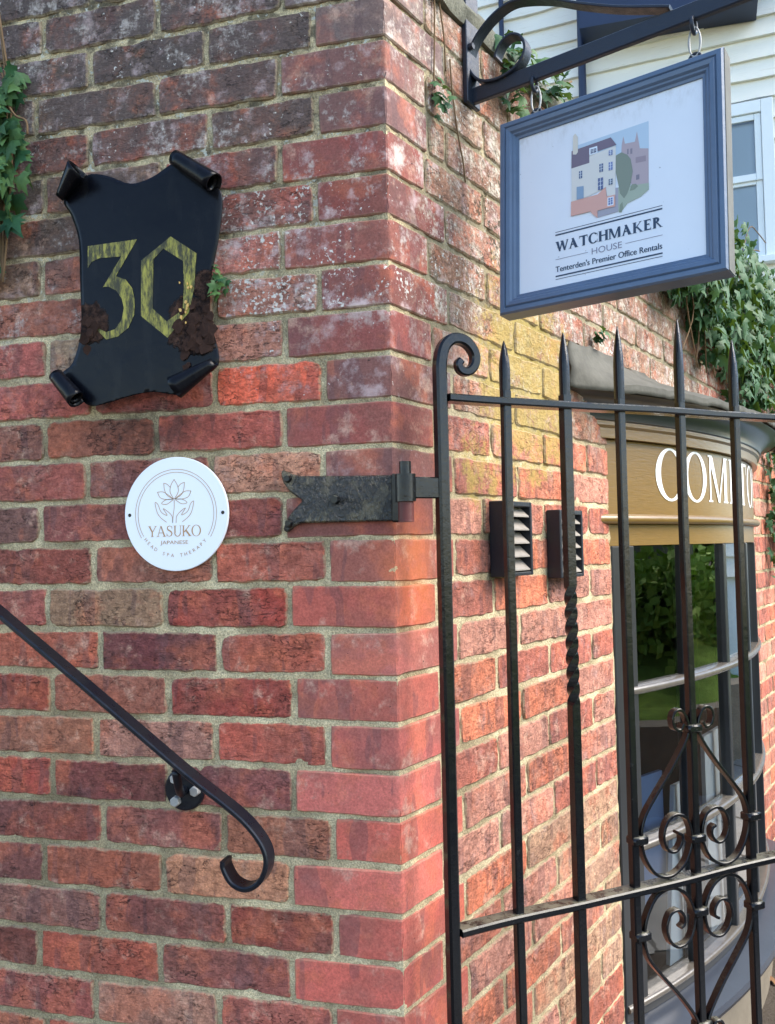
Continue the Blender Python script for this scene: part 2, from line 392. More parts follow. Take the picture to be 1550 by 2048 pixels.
def mat_leaf():
    t = NT('ivy_leaf'); oi = t.n('ShaderNodeObjectInfo'); tc = t.n('ShaderNodeTexCoord'); P = t.pos()
    col = t.mix(oi.outputs['Random'], lin((30, 70, 36)), lin((90, 120, 56)))
    col = t.mix(t.noise(P, 26, 3), col, t.mix(.6, col, lin((40, 82, 74))))
    t.set(t.p.inputs['Base Color'], t.mix(1.0, col, t.mix(t.noise(P, 150, 4), (.7,) * 3, (1.3,) * 3), 'MULTIPLY'))
    t.p.inputs['Roughness'].default_value = .58; t.p.inputs['Specular IOR Level'].default_value = .25
    t.L.new(t.bump(t.noise(P, 110, 3), .4, .003), t.p.inputs['Normal'])
    tr = t.n('ShaderNodeBsdfTranslucent'); tr.inputs[0].default_value = (*lin((120, 150, 50)), 1)
    mx = t.n('ShaderNodeMixShader'); mx.inputs[0].default_value = .10
    t.L.new(t.p.outputs[0], mx.inputs[1]); t.L.new(tr.outputs[0], mx.inputs[2]); t.L.new(mx.outputs[0], t.out.inputs[0])
    return t.m

def mat_glass():
    t = NT('window_glass'); P = t.pos()
    tr = t.n('ShaderNodeBsdfTransparent'); tr.inputs[0].default_value = (.93, .96, .95, 1)
    gl = t.n('ShaderNodeBsdfGlossy'); gl.inputs['Roughness'].default_value = .012; gl.inputs['Color'].default_value = (1, 1, 1, 1)
    bp = t.bump(t.noise(P, 5, 2), .05, .01); t.L.new(bp, gl.inputs['Normal'])
    fr = t.n('ShaderNodeFresnel'); fr.inputs[0].default_value = 1.52; t.L.new(bp, fr.inputs[1])
    k = t.math('MULTIPLY', fr.outputs[0], 2.2, True)
    mx = t.n('ShaderNodeMixShader'); t.L.new(k, mx.inputs[0]); t.L.new(tr.outputs[0], mx.inputs[1]); t.L.new(gl.outputs[0], mx.inputs[2]); t.L.new(mx.outputs[0], t.out.inputs[0])
    return t.m

def mat_ground():
    t = NT('soil_and_paving'); P = t.pos()
    col = t.mix(t.noise(P, 6, 6, .7), lin((66, 58, 50)), lin((116, 108, 98)))
    col = t.mix(1.0, col, t.mix(t.noise(P, 160, 4, .7), (.6,) * 3, (1.4,) * 3), 'MULTIPLY')
    return t.done(col, .95, t.bump(t.math('ADD', t.noise(P, 90, 6, .7), t.noise(P, 14, 4)), .8, .02), spec=.1)

def mat_boards():
    t = NT('white_painted_boards'); P = t.pos()
    st = t.noise(t.vm('MULTIPLY', P, (.25, 1, 3.0)), 14, 6, .7)
    col = t.mix(t.ramp(st, .55, .75, 0., .5), lin((232, 230, 220)), lin((186, 176, 154)))
    return t.done(col, .5, t.bump(t.noise(t.vm('MULTIPLY', P, (.4, 1, 4)), 40, 4), .3, .006), spec=.3)

def mat_fascia():  # golden reflection on dark gloss paint, put into the base colour
    t = NT('grained_golden_reflection'); P = t.pos()
    gr = t.noise(t.vm('MULTIPLY', P, (1, 1, 9)), 26, 5, .6)
    col = t.mix(gr, lin((106, 82, 41)), lin((136, 106, 55)))
    col = t.mix(t.ramp(t.noise(P, 70, 4, .7), .66, .74, 0., .5), col, lin((84, 72, 52)))
    return t.done(col, .3, t.bump(gr, .25, .002), spec=.6)

M = {}
M['brick'] = mat_brick(); M['mortar'] = mat_mortar()
M['iron'] = mat_iron('black_gloss_paint', .6, .17, .22, wear=(.016, .017, .02), base=(.004, .0045, .006))
M['iron_sign'] = mat_iron('weathered_blue_black_paint', .25, .42, .4, base=(.016, .022, .036), wear=(.12, .07, .035))
M['rail'] = mat_iron('black_handrail_paint', .0, .36, .12, base=(.004, .006, .011), wear=(.014, .015, .018))
M['strap'] = mat_strap(); M['plate'] = mat_plate(); M['yellow'] = mat_yellow()
M['rustred'] = mat_plain('red_oxide', (.10, .022, .018), .5, .4, 120, .4)
M['steel'] = mat_plain('galvanised_bolt', (.36, .355, .34), .5, .4, 200, .2, metal=.2)
M['enamel'] = mat_plain('white_enamel', lin((232, 236, 242)), .28, spec=.5)
M['gold'] = mat_plain('engraved_gold', lin((176, 136, 92)), .45, metal=.3)
M['bracket_rust'] = mat_plain('rust', lin((140, 96, 60)), .8, .5, 90, .3)
M['frame_blue'] = mat_plain('blue_grey_frame_paint', lin((84, 104, 130)), .38, .25, 60, .22, .45)
M['sunlit_side'] = mat_plain('sunlit_edge_tone', lin((104, 104, 100)), .8, .5, 40, .5, .2, grain=(1, 1, .15))  # sunlit tone of the sign frame's right side
M['panel'] = mat_plain('sign_panel_white', lin((220, 228, 238)), .35, 0, 30, .03, .4)
def mat_panel():
    t = NT('sign_panel_white'); P = t.pos()
    d = t.vm('DOT_PRODUCT', t.vm('SUBTRACT', P, tuple(SP(.27, .036, 0))), tuple(S_dn))
    col = t.mix(t.noise(P, 9, 4, .6), lin((214, 222, 232)), lin((226, 232, 240)))
    dirt = t.math('MULTIPLY', t.ramp(d, .05, .0), t.ramp(t.noise(t.vm('MULTIPLY', P, (1, 1, .4)), 70, 6, .7), .45, .7))
    col = t.mix(t.math('MULTIPLY', dirt, .25), col, lin((130, 128, 120)))
    col = t.mix(t.ramp(t.noise(P, 150, 2, .5), .75, .79, 0., .6), col, lin((130, 136, 140)))
    return t.done(col, .3, t.bump(t.noise(P, 14, 3), .08, .002), spec=.5)
M['panel'] = mat_panel()
M['navy'] = mat_plain('navy_print', lin((44, 66, 92)), .5)
M['greyprint'] = mat_plain('grey_print', lin((128, 130, 150)), .5)
M['vent'] = mat_iron('black_vent_plastic', .55, .45, .25, base=(.016, .018, .024))
M['vent_in'] = mat_plain('vent_slat_grey', lin((146, 138, 128)), .6, .4, 120, .35)
M['fascia'] = mat_fascia()
M['joinery'] = mat_plain('dark_grey_gloss_paint', lin((52, 53, 54)), .28, .12, 40, .15, .55)
M['joinery_light'] = mat_plain('worn_bar_paint', lin((92, 86, 78)), .25, .3, 60, .35, .6)
M['sill'] = mat_plain('sky_tinted_sill_paint', lin((56, 61, 70)), .3, .15, 40, .2, .55)  # blue of the reflected sky is put into the sill colour
M['lead'] = mat_plain('lead_sheet', lin((88, 86, 78)), .75, .9, 34, .75, .25, metal=0.0)
M['white'] = mat_plain('white_letter_paint', lin((244, 242, 236)), .4)
M['glass'] = mat_glass()
M['leaf'] = mat_leaf(); M['fleck'] = mat_plain('old_gilding', lin((214, 170, 88)), .4, .4, 200, .3, .5)
M['stem'] = mat_plain('ivy_stem', lin((112, 92, 70)), .9, .5, 90, .3, .1)
M['ground'] = mat_ground()
M['boards'] = mat_boards()
M['trim'] = mat_plain('white_gloss_trim', lin((226, 232, 234)), .35, .1, 20, .06, .45)
M['darkbay'] = mat_plain('dark_blue_paint', lin((34, 48, 76)), .45, .15, 12, .2)
M['coping'] = None
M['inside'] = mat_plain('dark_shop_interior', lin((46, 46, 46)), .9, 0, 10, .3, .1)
M['inside_floor'] = mat_plain('shop_shelf_grey', lin((120, 122, 124)), .6, 0, 10, .1, .2)
M['card'] = mat_plain('white_card', lin((236, 238, 240)), .6)
M['bluecard'] = mat_plain('blue_card', lin((96, 120, 160)), .6)
M['stone'] = mat_plain('old_stone', lin((128, 120, 106)), .95, .8, 18, .35, .1)
M['grass'] = mat_plain('grass_bank', lin((110, 134, 56)), .95, 1.0, 26, .75, .1)
M['hedge'] = mat_plain('hedge_leaf', lin((128, 156, 66)), .7, 0, 10, .4, .2)
M['hedge_dark'] = mat_plain('hedge_inner_shade', lin((30, 40, 20)), .9, .5, 30, .4, .1)
M['ochre'] = mat_plain('ochre_timber', lin((206, 170, 104)), .7, .3, 20, .2, .2)
M['bark'] = mat_plain('bark', lin((70, 60, 50)), .95, .8, 40, .3, .1)
def mat_coping():
    t = NT('lichened_coping'); P = t.pos()
    col = t.mix(t.noise(P, 14, 6, .7), lin((78, 80, 74)), lin((150, 148, 132)))
    col = t.mix(t.ramp(t.noise(P, 40, 5, .7), .6, .7, 0., .8), col, lin((186, 186, 168)))
    return t.done(col, .95, t.bump(t.noise(P, 60, 8, .75), 1.0, .01), spec=.1)
M['coping'] = mat_coping()

# ------------------------------------------------------------------ ground
gx = np.linspace(-30, 40, 2)
gnd = mobj('ground', (V3([(-60, -60, 0), (60, -60, 0), (60, 60, 0), (-60, 60, 0)]), [(0, 1, 2, 3)]), M['ground'])
tag(gnd, kind='structure')

def mat_paving():
    t = NT('pale_paving'); P = t.pos()
    col = t.mix(t.noise(P, 5, 5, .7), lin((128, 126, 120)), lin((172, 170, 162)))
    br = t.n('ShaderNodeTexBrick'); t.L.new(P, br.inputs['Vector']); br.inputs['Scale'].default_value = 1.0; br.inputs['Brick Width'].default_value = .6; br.inputs['Row Height'].default_value = .45; br.inputs['Mortar Size'].default_value = .012
    col = t.mix(br.outputs['Fac'], col, lin((80, 76, 68)))
    return t.done(col, .9, t.bump(t.noise(P, 80, 5), .4, .004))
lane = mobj('lane', (V3([(1.25, -14, .004), (2.62, -14, .004), (2.62, 14, .004), (2.1, 14, .004), (1.25, 1.2, .004)]), [(0, 1, 2, 3, 4)]), mat_paving()); tag(lane, kind='structure')

# ------------------------------------------------------------------ brick wall
wall = Thing('brick_wall', (0, 0, 0), 'old red brick garden wall turning an obtuse corner, lichen on its upper courses', 'wall')
H = .075
A_odd = [-1.11, -.878, -.648, -.414, -.184]; A_even = [-1.24, -1.01, -.778, -.548, -.317, -.118]
A_fix = {-1: [-.649, -.415, -.18], 0: [-.552, -.321, -.125], 1: [-.665, -.418, -.187], 2: [-.553, -.318, -.121], 3: [-.647, -.408, -.188], 4: [-.548, -.325, -.126], 5: [-.654, -.414, -.186], 6: [-.543, -.31, -.121], 7: [-.643, -.401, -.182], 8: [-.55, -.312, -.116], 9: [-.648, -.425, -.187], 10: [-.561, -.323, -.12], 11: [-.657, -.42, -.19], 12: [-.549, -.317, -.115], 13: [-.643, -.411, -.182], 14: [-.537, -.31, -.116], 15: [-.634, -.405, -.176], 16: [-.546, -.318, -.118], 17: [-.633, -.406, -.179], 18: [-.534, -.306, -.113], 19: [-.651, -.418, -.186], 20: [-.535, -.299, -.111], 21: [-.662, -.425, -.187], 22: [-.55, -.318, -.117], 23: [-.647, -.413, -.189]}
B_fix = {2: [.128, .186, .44, .70], 3: [.115, .322, .56, .80], 4: [.18, .43, .69], 5: [.119, .325, .565, .81], 6: [.182, .44, .70], 7: [.125, .33, .57, .80], 8: [.189, .435, .70], 9: [.126, .33, .565, .805], 10: [.186, .44, .70], 11: [.121, .29, .557, .804], 12: [.184, .43, .68], 13: [.12, .327, .57, .805], 14: [.19, .433, .693], 15: [.126, .331, .569, .806], 16: [.19, .433, .696], 17: [.126, .327, .555, .80], 18: [.196, .444, .714], 19: [.124, .328, .571, .807], 20: [.195, .437, .708], 21: [.122, .331, .576, .823], 22: [.201, .453, .705], 23: [.124, .331, .585, .836], 24: [.203, .449, .71]}
COL = {-2: [(70, 72, 76), (72, 74, 76), (78, 74, 76), (96, 90, 96)], -1: [(80, 72, 76), (84, 72, 76), (94, 76, 80), (112, 100, 106)], 0: [(84, 74, 70), (78, 68, 66), (90, 68, 68), (104, 92, 98)], 1: [(88, 72, 70), (98, 80, 76), (122, 82, 78), (120, 80, 84)],
2: [(112, 64, 62), (122, 76, 72), (112, 86, 78), (114, 78, 84)], 3: [(88, 78, 74), (108, 86, 78), (128, 70, 68), (132, 70, 70)], 4: [(92, 78, 74), (110, 80, 76), (152, 84, 80), (118, 62, 62)], 5: [(110, 86, 76), (140, 96, 90), (172, 108, 108), (136, 76, 74)],
6: [(142, 86, 76), (145, 86, 78), (166, 112, 104), (124, 72, 74)], 7: [(166, 86, 86), (150, 126, 110), (166, 112, 102), (128, 70, 72)], 8: [(166, 86, 86), (146, 76, 76), (214, 92, 68), (112, 74, 76)], 9: [(128, 82, 76), (156, 90, 74), (154, 76, 72), (132, 70, 70)],
10: [(152, 82, 80), (126, 78, 78), (172, 122, 106), (120, 76, 76)], 11: [(114, 82, 84), (126, 72, 74), (132, 62, 66), (126, 70, 70)], 12: [(124, 66, 62), (150, 94, 84), (170, 88, 76), (160, 86, 78)], 13: [(150, 82, 80), (132, 104, 88), (148, 60, 54), (160, 78, 72)],
14: [(168, 88, 72), (104, 56, 64), (168, 82, 68), (160, 88, 86)], 15: [(142, 66, 60), (154, 90, 78), (140, 60, 56), (162, 82, 76)], 16: [(148, 94, 78), (160, 112, 106), (172, 82, 72), (162, 82, 82)], 17: [(168, 72, 66), (112, 60, 64), (126, 72, 76), (178, 92, 90)],
18: [(130, 66, 62), (150, 86, 86), (156, 98, 82), (184, 86, 78)], 19: [(118, 72, 74), (152, 82, 66), (174, 120, 98), (192, 96, 90)], 20: [(128, 86, 84), (128, 72, 72), (124, 60, 56), (178, 86, 80)], 21: [(110, 60, 58), (158, 78, 66), (134, 76, 76), (182, 86, 80)],
22: [(148, 78, 78), (152, 108, 98), (162, 86, 82), (172, 86, 80)], 23: [(150, 90, 74), (140, 74, 70), (150, 84, 76), (172, 84, 78)]}
WHITE = {4: .75, 5: .9, 6: .9, 7: .62, 8: .6, 9: .10, 10: .35}
B_UP = [(150, 112, 96), (158, 120, 102), (140, 100, 90), (150, 120, 104), (164, 120, 110)]
B_LO = [(190, 120, 108), (180, 108, 100), (198, 116, 92), (188, 130, 122), (174, 100, 92), (206, 118, 90), (198, 138, 128)]

def brick_mesh(u0, u1, z0, z1, seed, smooth=False, depth=.035):
    r = np.random.default_rng(seed)
    L = u1 - u0; hh = z1 - z0; rim = .0022 if smooth else .0032
    nu = max(6, int(L / .0115)); nz = 7
    us = [0, rim] + list(np.linspace(rim, L - rim, nu + 1)[1:-1]) + [L - rim, L]
    if u0 < -1e-6 < 1e-6 < u1:
        k = -u0; us = sorted([x for x in us if abs(x - k) > .006] + [k - .0022, k, k + .0022])
    zs = [0, rim] + list(np.linspace(rim, hh - rim, nz + 1)[1:-1]) + [hh - rim, hh]
    us = V3(us); zs = V3(zs); U, Z = np.meshgrid(us, zs, indexing='ij'); m, k = U.shape
    amp = .0008 if smooth else .0019; so = r.uniform(0, 60, 4)
    # uneven outline
    eb = (vnoise((us + so[0]) * 45, so[1], 0) + .6 * vnoise((us + so[0]) * 120, so[2], 0)) * amp * 2; et = (vnoise((us + so[1]) * 45, so[2], 1) + .6 * vnoise((us + so[1]) * 120, so[0], 1)) * amp * 2
    el = vnoise((zs + so[2]) * 60, so[3], 2) * amp * 2; er = vnoise((zs + so[3]) * 60, so[0], 3) * amp * 2
    sag = r.uniform(-.0022, .0022); tl = r.uniform(-.0016, .0016)
    fz = Z / hh; fu = U / L
    Zn = Z + (1 - fz) * eb[:, None] + fz * et[:, None] + tl * (fu - .5) * 2 + sag * (fu - .5) ** 2
    Un = U + (1 - fu) * el[None, :] + fu * er[None, :]
    rc = .005 if smooth else r.uniform(.005, .012)
    for i in (0, 1, m - 2, m - 1):
        for j in (0, 1, k - 1, k - 2):
            du = min(us[i], L - us[i]); dz = min(zs[j], hh - zs[j]); c = max(0, 1 - (du + dz) / rc) * rc * .45 * r.uniform(.3, 1.3)
            Un[i, j] += c if us[i] < L / 2 else -c; Zn[i, j] += c if zs[j] < hh / 2 else -c
    off = (vnoise((U + so[0]) * 45, (Z + so[1]) * 60, 1) * (.0006 if smooth else .0024) + vnoise((U + so[2]) * 120, (Z + so[3]) * 150, 2) * (.0002 if smooth else .0012))
    off += r.uniform(-.0008, .0016) + (fu - .5) * r.uniform(-.0015, .0015)
    off = np.maximum(off, -.0006)
    if not smooth and r.random() < .45:
        for _ in range(int(r.integers(1, 3))):
            cu = r.choice([0, L]) if r.random() < .7 else r.uniform(0, L); cz = r.choice([0, hh]); Rc = r.uniform(.010, .026)
            dd = np.hypot((U - cu), (Z - cz) * 1.3); off -= np.clip(1 - dd / Rc, 0, 1) ** .6 * r.uniform(.0015, .0045)
    if smooth and u0 < 0 < u1:
        for _ in range(int(r.integers(1, 4))):
            cz = r.choice([0, hh]) if r.random() < .6 else r.uniform(0, hh); Rc = r.uniform(.006, .016)
            dd = np.hypot((U + u0), (Z - cz)); off -= np.clip(1 - dd / Rc, 0, 1) ** .6 * r.uniform(.0015, .004)
    ring = (U < 1e-9) | (U > L - 1e-9) | (Z < 1e-9) | (Z > hh - 1e-9); off = off - ring * (.0024 if smooth else .0034)
    V = []
    for i in range(m):
        for j in range(k):
            uu = u0 + Un[i, j]
            if abs(us[i] + u0) < 1e-6: uu = 0.0; off[i, j] -= .0012
            V.append(WP(uu, z0 + Zn[i, j], off[i, j]))
    F = [(i * k + j, (i + 1) * k + j, (i + 1) * k + j + 1, i * k + j + 1) for i in range(m - 1) for j in range(k - 1)]
    loop = [i * k for i in range(m)] + [(m - 1) * k + j for j in range(1, k)] + [i * k + k - 1 for i in range(m - 2, -1, -1)] + [j for j in range(k - 2, 0, -1)]
    st = len(V)
    for q in loop:
        i, j = divmod(q, k); V.append(WP(0.0 if abs(us[i] + u0) < 1e-6 else u0 + Un[i, j], z0 + Zn[i, j], -depth))
    nl = len(loop)
    F += [(loop[(q + 1) % nl], loop[q], st + q, st + (q + 1) % nl) for q in range(nl)]
    rimv = np.clip(1 - np.minimum(np.minimum(U, L - U), np.minimum(Z, hh - Z)) / .013, 0, 1).ravel().tolist() + [1.0] * nl
    return V3(V), F, rimv

far = []
def shade(c, r, k=.06):
    f = 1 + r.uniform(-k, k); return tuple(x * f for x in c)
jt = .0041
nb = 0
for c in range(-2, 32):
    odd = c % 2 == 1
    fix = A_fix.get(c)
    a_in = fix if fix else (A_odd[-3:] if odd else A_even[-3:])
    a_all = [x for x in (A_odd if odd else A_even) if x < a_in[0] - .12] + list(a_in)
    bl = B_fix.get(c, [.123, .329, .569, .806] if odd else [.19, .437, .702])
    z1 = -c * H - jt; z0 = -(c + 1) * H + jt
    above_bow = c <= 6
    bl = [x for x in bl] + [.945]
    if above_bow:
        x = bl[-2]; bl = bl[:-1]
        while x < 2.3: x += .245 if (odd or x > .9) else .25; bl.append(x)
    edges = a_all + bl
    if c == -2: edges = a_all + [-.012]
    r = np.random.default_rng(1000 + c)
    for i in range(len(edges) - 1):
        u0, u1 = edges[i] + jt, edges[i + 1] - jt
        corner = u0 < 0 < u1
        k = i - len(a_all) + 4
        seed = 5000 + c * 40 + i
        vf = brick_mesh(u0, u1, z0 + r.uniform(-.001, .001), z1 + r.uniform(-.001, .001), seed, corner and c > -3)
        vis = c <= 23 and u1 > -.80 or (c <= 25 and u0 > .12)
        if c <= 6 and u0 > 1.7: vis = False
        rv = vf[2]; vf = vf[:2]
        if not vis: far.append(vf); continue
        cl = COL.get(c)
        if u1 <= 0 or corner:
            col = cl[min(max(k, 0), 3)] if cl and k >= 0 else (124, 80, 74)
            al = WHITE.get(c, .06) * (.85 if corner else 1.0 if k >= 2 else .3)
            if c <= 3: al = .55 if k < 3 else .45
            if c < 1 and corner: al = .2
        else:
            if c <= 8: col = B_UP[int(r.integers(0, 5))]; al = .7 if c < 8 else .45
            elif c <= 11: col = B_LO[int(r.integers(0, 7))]; al = .3 if u0 < .4 else .08
            else: col = B_LO[int(r.integers(0, 7))]; al = .22
            if c > 19 and u0 > .4: col = [(186, 150, 134), (178, 142, 122), (190, 128, 116)][int(r.integers(0, 3))]
            col = tuple(x * .90 for x in col)
        col = lin(shade(col, r, .05)); al *= r.uniform(.8, 1.2)
        wall.part('brick', vf, M['brick'], smooth=35, color=(*col, min(al, 1)), index=1 if corner else 0, rim=rv); nb += 1
# the wall beyond the bow window
for c in range(-1, 32):
    x = 2.46 + (.0 if c % 2 else -.11); r = np.random.default_rng(3000 + c)
    while x < 3.6:
        L = .225
        u0 = max(x, 2.462) + jt; u1 = x + L - jt
        if u1 - u0 > .03:
            vf = brick_mesh(u0, u1, -(c + 1) * H + jt, -c * H - jt, 9000 + c * 20 + int(x * 10)); rv = vf[2]; vf = vf[:2]
            if 6 < c < 28 and 2.6 < u1 and u0 < 3.12:
                col = lin(shade(B_LO[int(r.integers(0, 7))], r, .08)); wall.part('brick', vf, M['brick'], smooth=35, color=(*col, .12), rim=rv); nb += 1
            else: far.append(vf)
        x += L
wall.part('outer_bricks', join(far), M['brick'], smooth=35, color=(*lin((146, 84, 74)), .1), kind='stuff')

def mortar_patch(ua, ub, za, zb, st=.0055):
    nu = int((ub - ua) / st) + 1; nz = int((zb - za) / st) + 1
    us = np.linspace(ua, ub, nu); zs = np.linspace(za, zb, nz); U, Z = np.meshgrid(us, zs, indexing='ij')
    up = np.clip((Z + .9) / .8, 0, 1)
    off = -.0026 - .0016 * up + vnoise(U * 38, Z * 38, 0) * .0040 + vnoise(U * 95, Z * 95, 1) * .0022 + vnoise(U * 170, Z * 170, 2) * .0014
    off = np.minimum(off, -.0015)
    V = V3([WP(0.0 if abs(us[i]) < 1e-6 else us[i], zs[j], off[i, j]) for i in range(nu) for j in range(nz)])
    F = [(i * nz + j, (i + 1) * nz + j, (i + 1) * nz + j + 1, i * nz + j + 1) for i in range(nu - 1) for j in range(nz - 1)]
    return V, F
wall.part('mortar', join([mortar_patch(-.86, 0, -2.0, .153), mortar_patch(0, .952, -2.25, .078), mortar_patch(.952, 1.75, -.56, .078, .008), mortar_patch(1.75, 3.3, -.56, .078, .02),
                          mortar_patch(-1.3, -.86, -2.4, .153, .03), mortar_patch(2.44, 3.65, -2.4, -.56, .02), mortar_patch(-.86, 0, -2.4, -2.0, .03), mortar_patch(0, .952, -2.4, -2.25, .03)]), M['mortar'], smooth=True)
def cpoly(z, o): return [WP(-1.3, z, o), WP(0, z, o), WP(3.65, z, o)]
def wall_run(pts_u, z0, z1, o0, o1):
    V = []
    for u in pts_u:
        for z, o in ((z0, o0), (z1, o0), (z1, o1), (z0, o1)): V.append(WP(u, z, o))
    F = [(i * 4 + j, i * 4 + (j + 1) % 4, i * 4 + 4 + (j + 1) % 4, i * 4 + 4 + j) for i in range(len(pts_u) - 1) for j in range(4)]
    F += [(3, 2, 1, 0), tuple(len(V) - 4 + j for j in range(4))]
    return V3(V), F
wall.part('wall_core', join([wall_run([-1.3, 0, .95], -2.4, .075, -.014, -.22), wall_run([-1.3, -.004], .0752, .149, -.014, -.22), wall_run([.95, 3.65], -.555, .075, -.014, -.22), wall_run([2.465, 3.65], -2.4, -.556, -.014, -.22)]), M['mortar'])
# weathered coping
def coping(pts, seed):
    V = []; prof = [(.012, .074), (.014, .098), (.004, .122), (-.10, .132), (-.225, .120), (-.235, .074)]
    for u in pts:
        for o, z in prof:
            V.append(WP(u, z + (.075 if u < 0 else 0) + float(vnoise(u * 9 + seed, o * 30, 1)) * .016, o + float(vnoise(u * 14, z * 40 + seed, 2)) * .014))
    k = len(prof); F = [(i * k + j, i * k + (j + 1) % k, i * k + k + (j + 1) % k, i * k + k + j) for i in range(len(pts) - 1) for j in range(k)]
    return V3(V), F
wall.part('coping', coping(list(np.linspace(-1.3, -.004, 60)) + [0.0] + list(np.linspace(.02, 3.65, 120)), 3), M['coping'], smooth=50)
print('bricks', nb)

# ------------------------------------------------------------------ lettering
def txt(s, size=1.0):
    """flat mesh of a text in the built-in typeface: verts (x, y), faces; x starts at 0"""
    cu = bpy.data.curves.new('t', 'FONT'); cu.body = s; cu.size = size; cu.resolution_u = 4
    o = bpy.data.objects.new('t', cu); C.objects.link(o)
    dg = bpy.context.evaluated_depsgraph_get(); me = bpy.data.meshes.new_from_object(o.evaluated_get(dg))
    v = V3([(p.co.x, p.co.y) for p in me.vertices]); f = [tuple(p.vertices) for p in me.polygons]
    bpy.data.objects.remove(o); bpy.data.curves.remove(cu); bpy.data.meshes.remove(me)
    if len(v): v[:, 0] -= v[:, 0].min()
    return v, f
def flat(vf2, fn):
    v, f = vf2; return V3([fn(x, y) for x, y in v]), f

def stroke2(pts, ws):
    P = [V3(p, dtype=float) for p in pts]; k = len(P); V = []
    for i in range(k):
        t = P[min(i + 1, k - 1)] - P[max(i - 1, 0)]; t /= max(1e-9, np.linalg.norm(t)); d = V3([-t[1], t[0]]) * ws[i] / 2
        V += [P[i] + d, P[i] - d]
    return V3(V), [(2 * i, 2 * i + 1, 2 * i + 3, 2 * i + 2) for i in range(k - 1)]
def ring2(cx, cy, rx, ry, tx, ty, a0, a1, k=28):
    V = []
    for i in range(k + 1):
        w = math.radians(a0 + (a1 - a0) * i / k); V += [(cx + rx * math.cos(w), cy + ry * math.sin(w)), (cx + (rx - tx) * math.cos(w), cy + (ry - ty) * math.sin(w))]
    return V3(V), [(2 * i, 2 * i + 1, 2 * i + 3, 2 * i + 2) for i in range(k)]
def R2(x0, y0, x1, y1): return V3([(x0, y0), (x1, y0), (x1, y1), (x0, y1)]), [(0, 1, 2, 3)]
def Q2(*p): return V3(p), [(0, 1, 2, 3)]
TK, TN, SE = .15, .055, .035
def stem(x, w, s=.07): return [R2(x, SE, x + w, 1 - SE), R2(x - s, 0, x + w + s, SE), R2(x - s, 1 - SE, x + w + s, 1)]
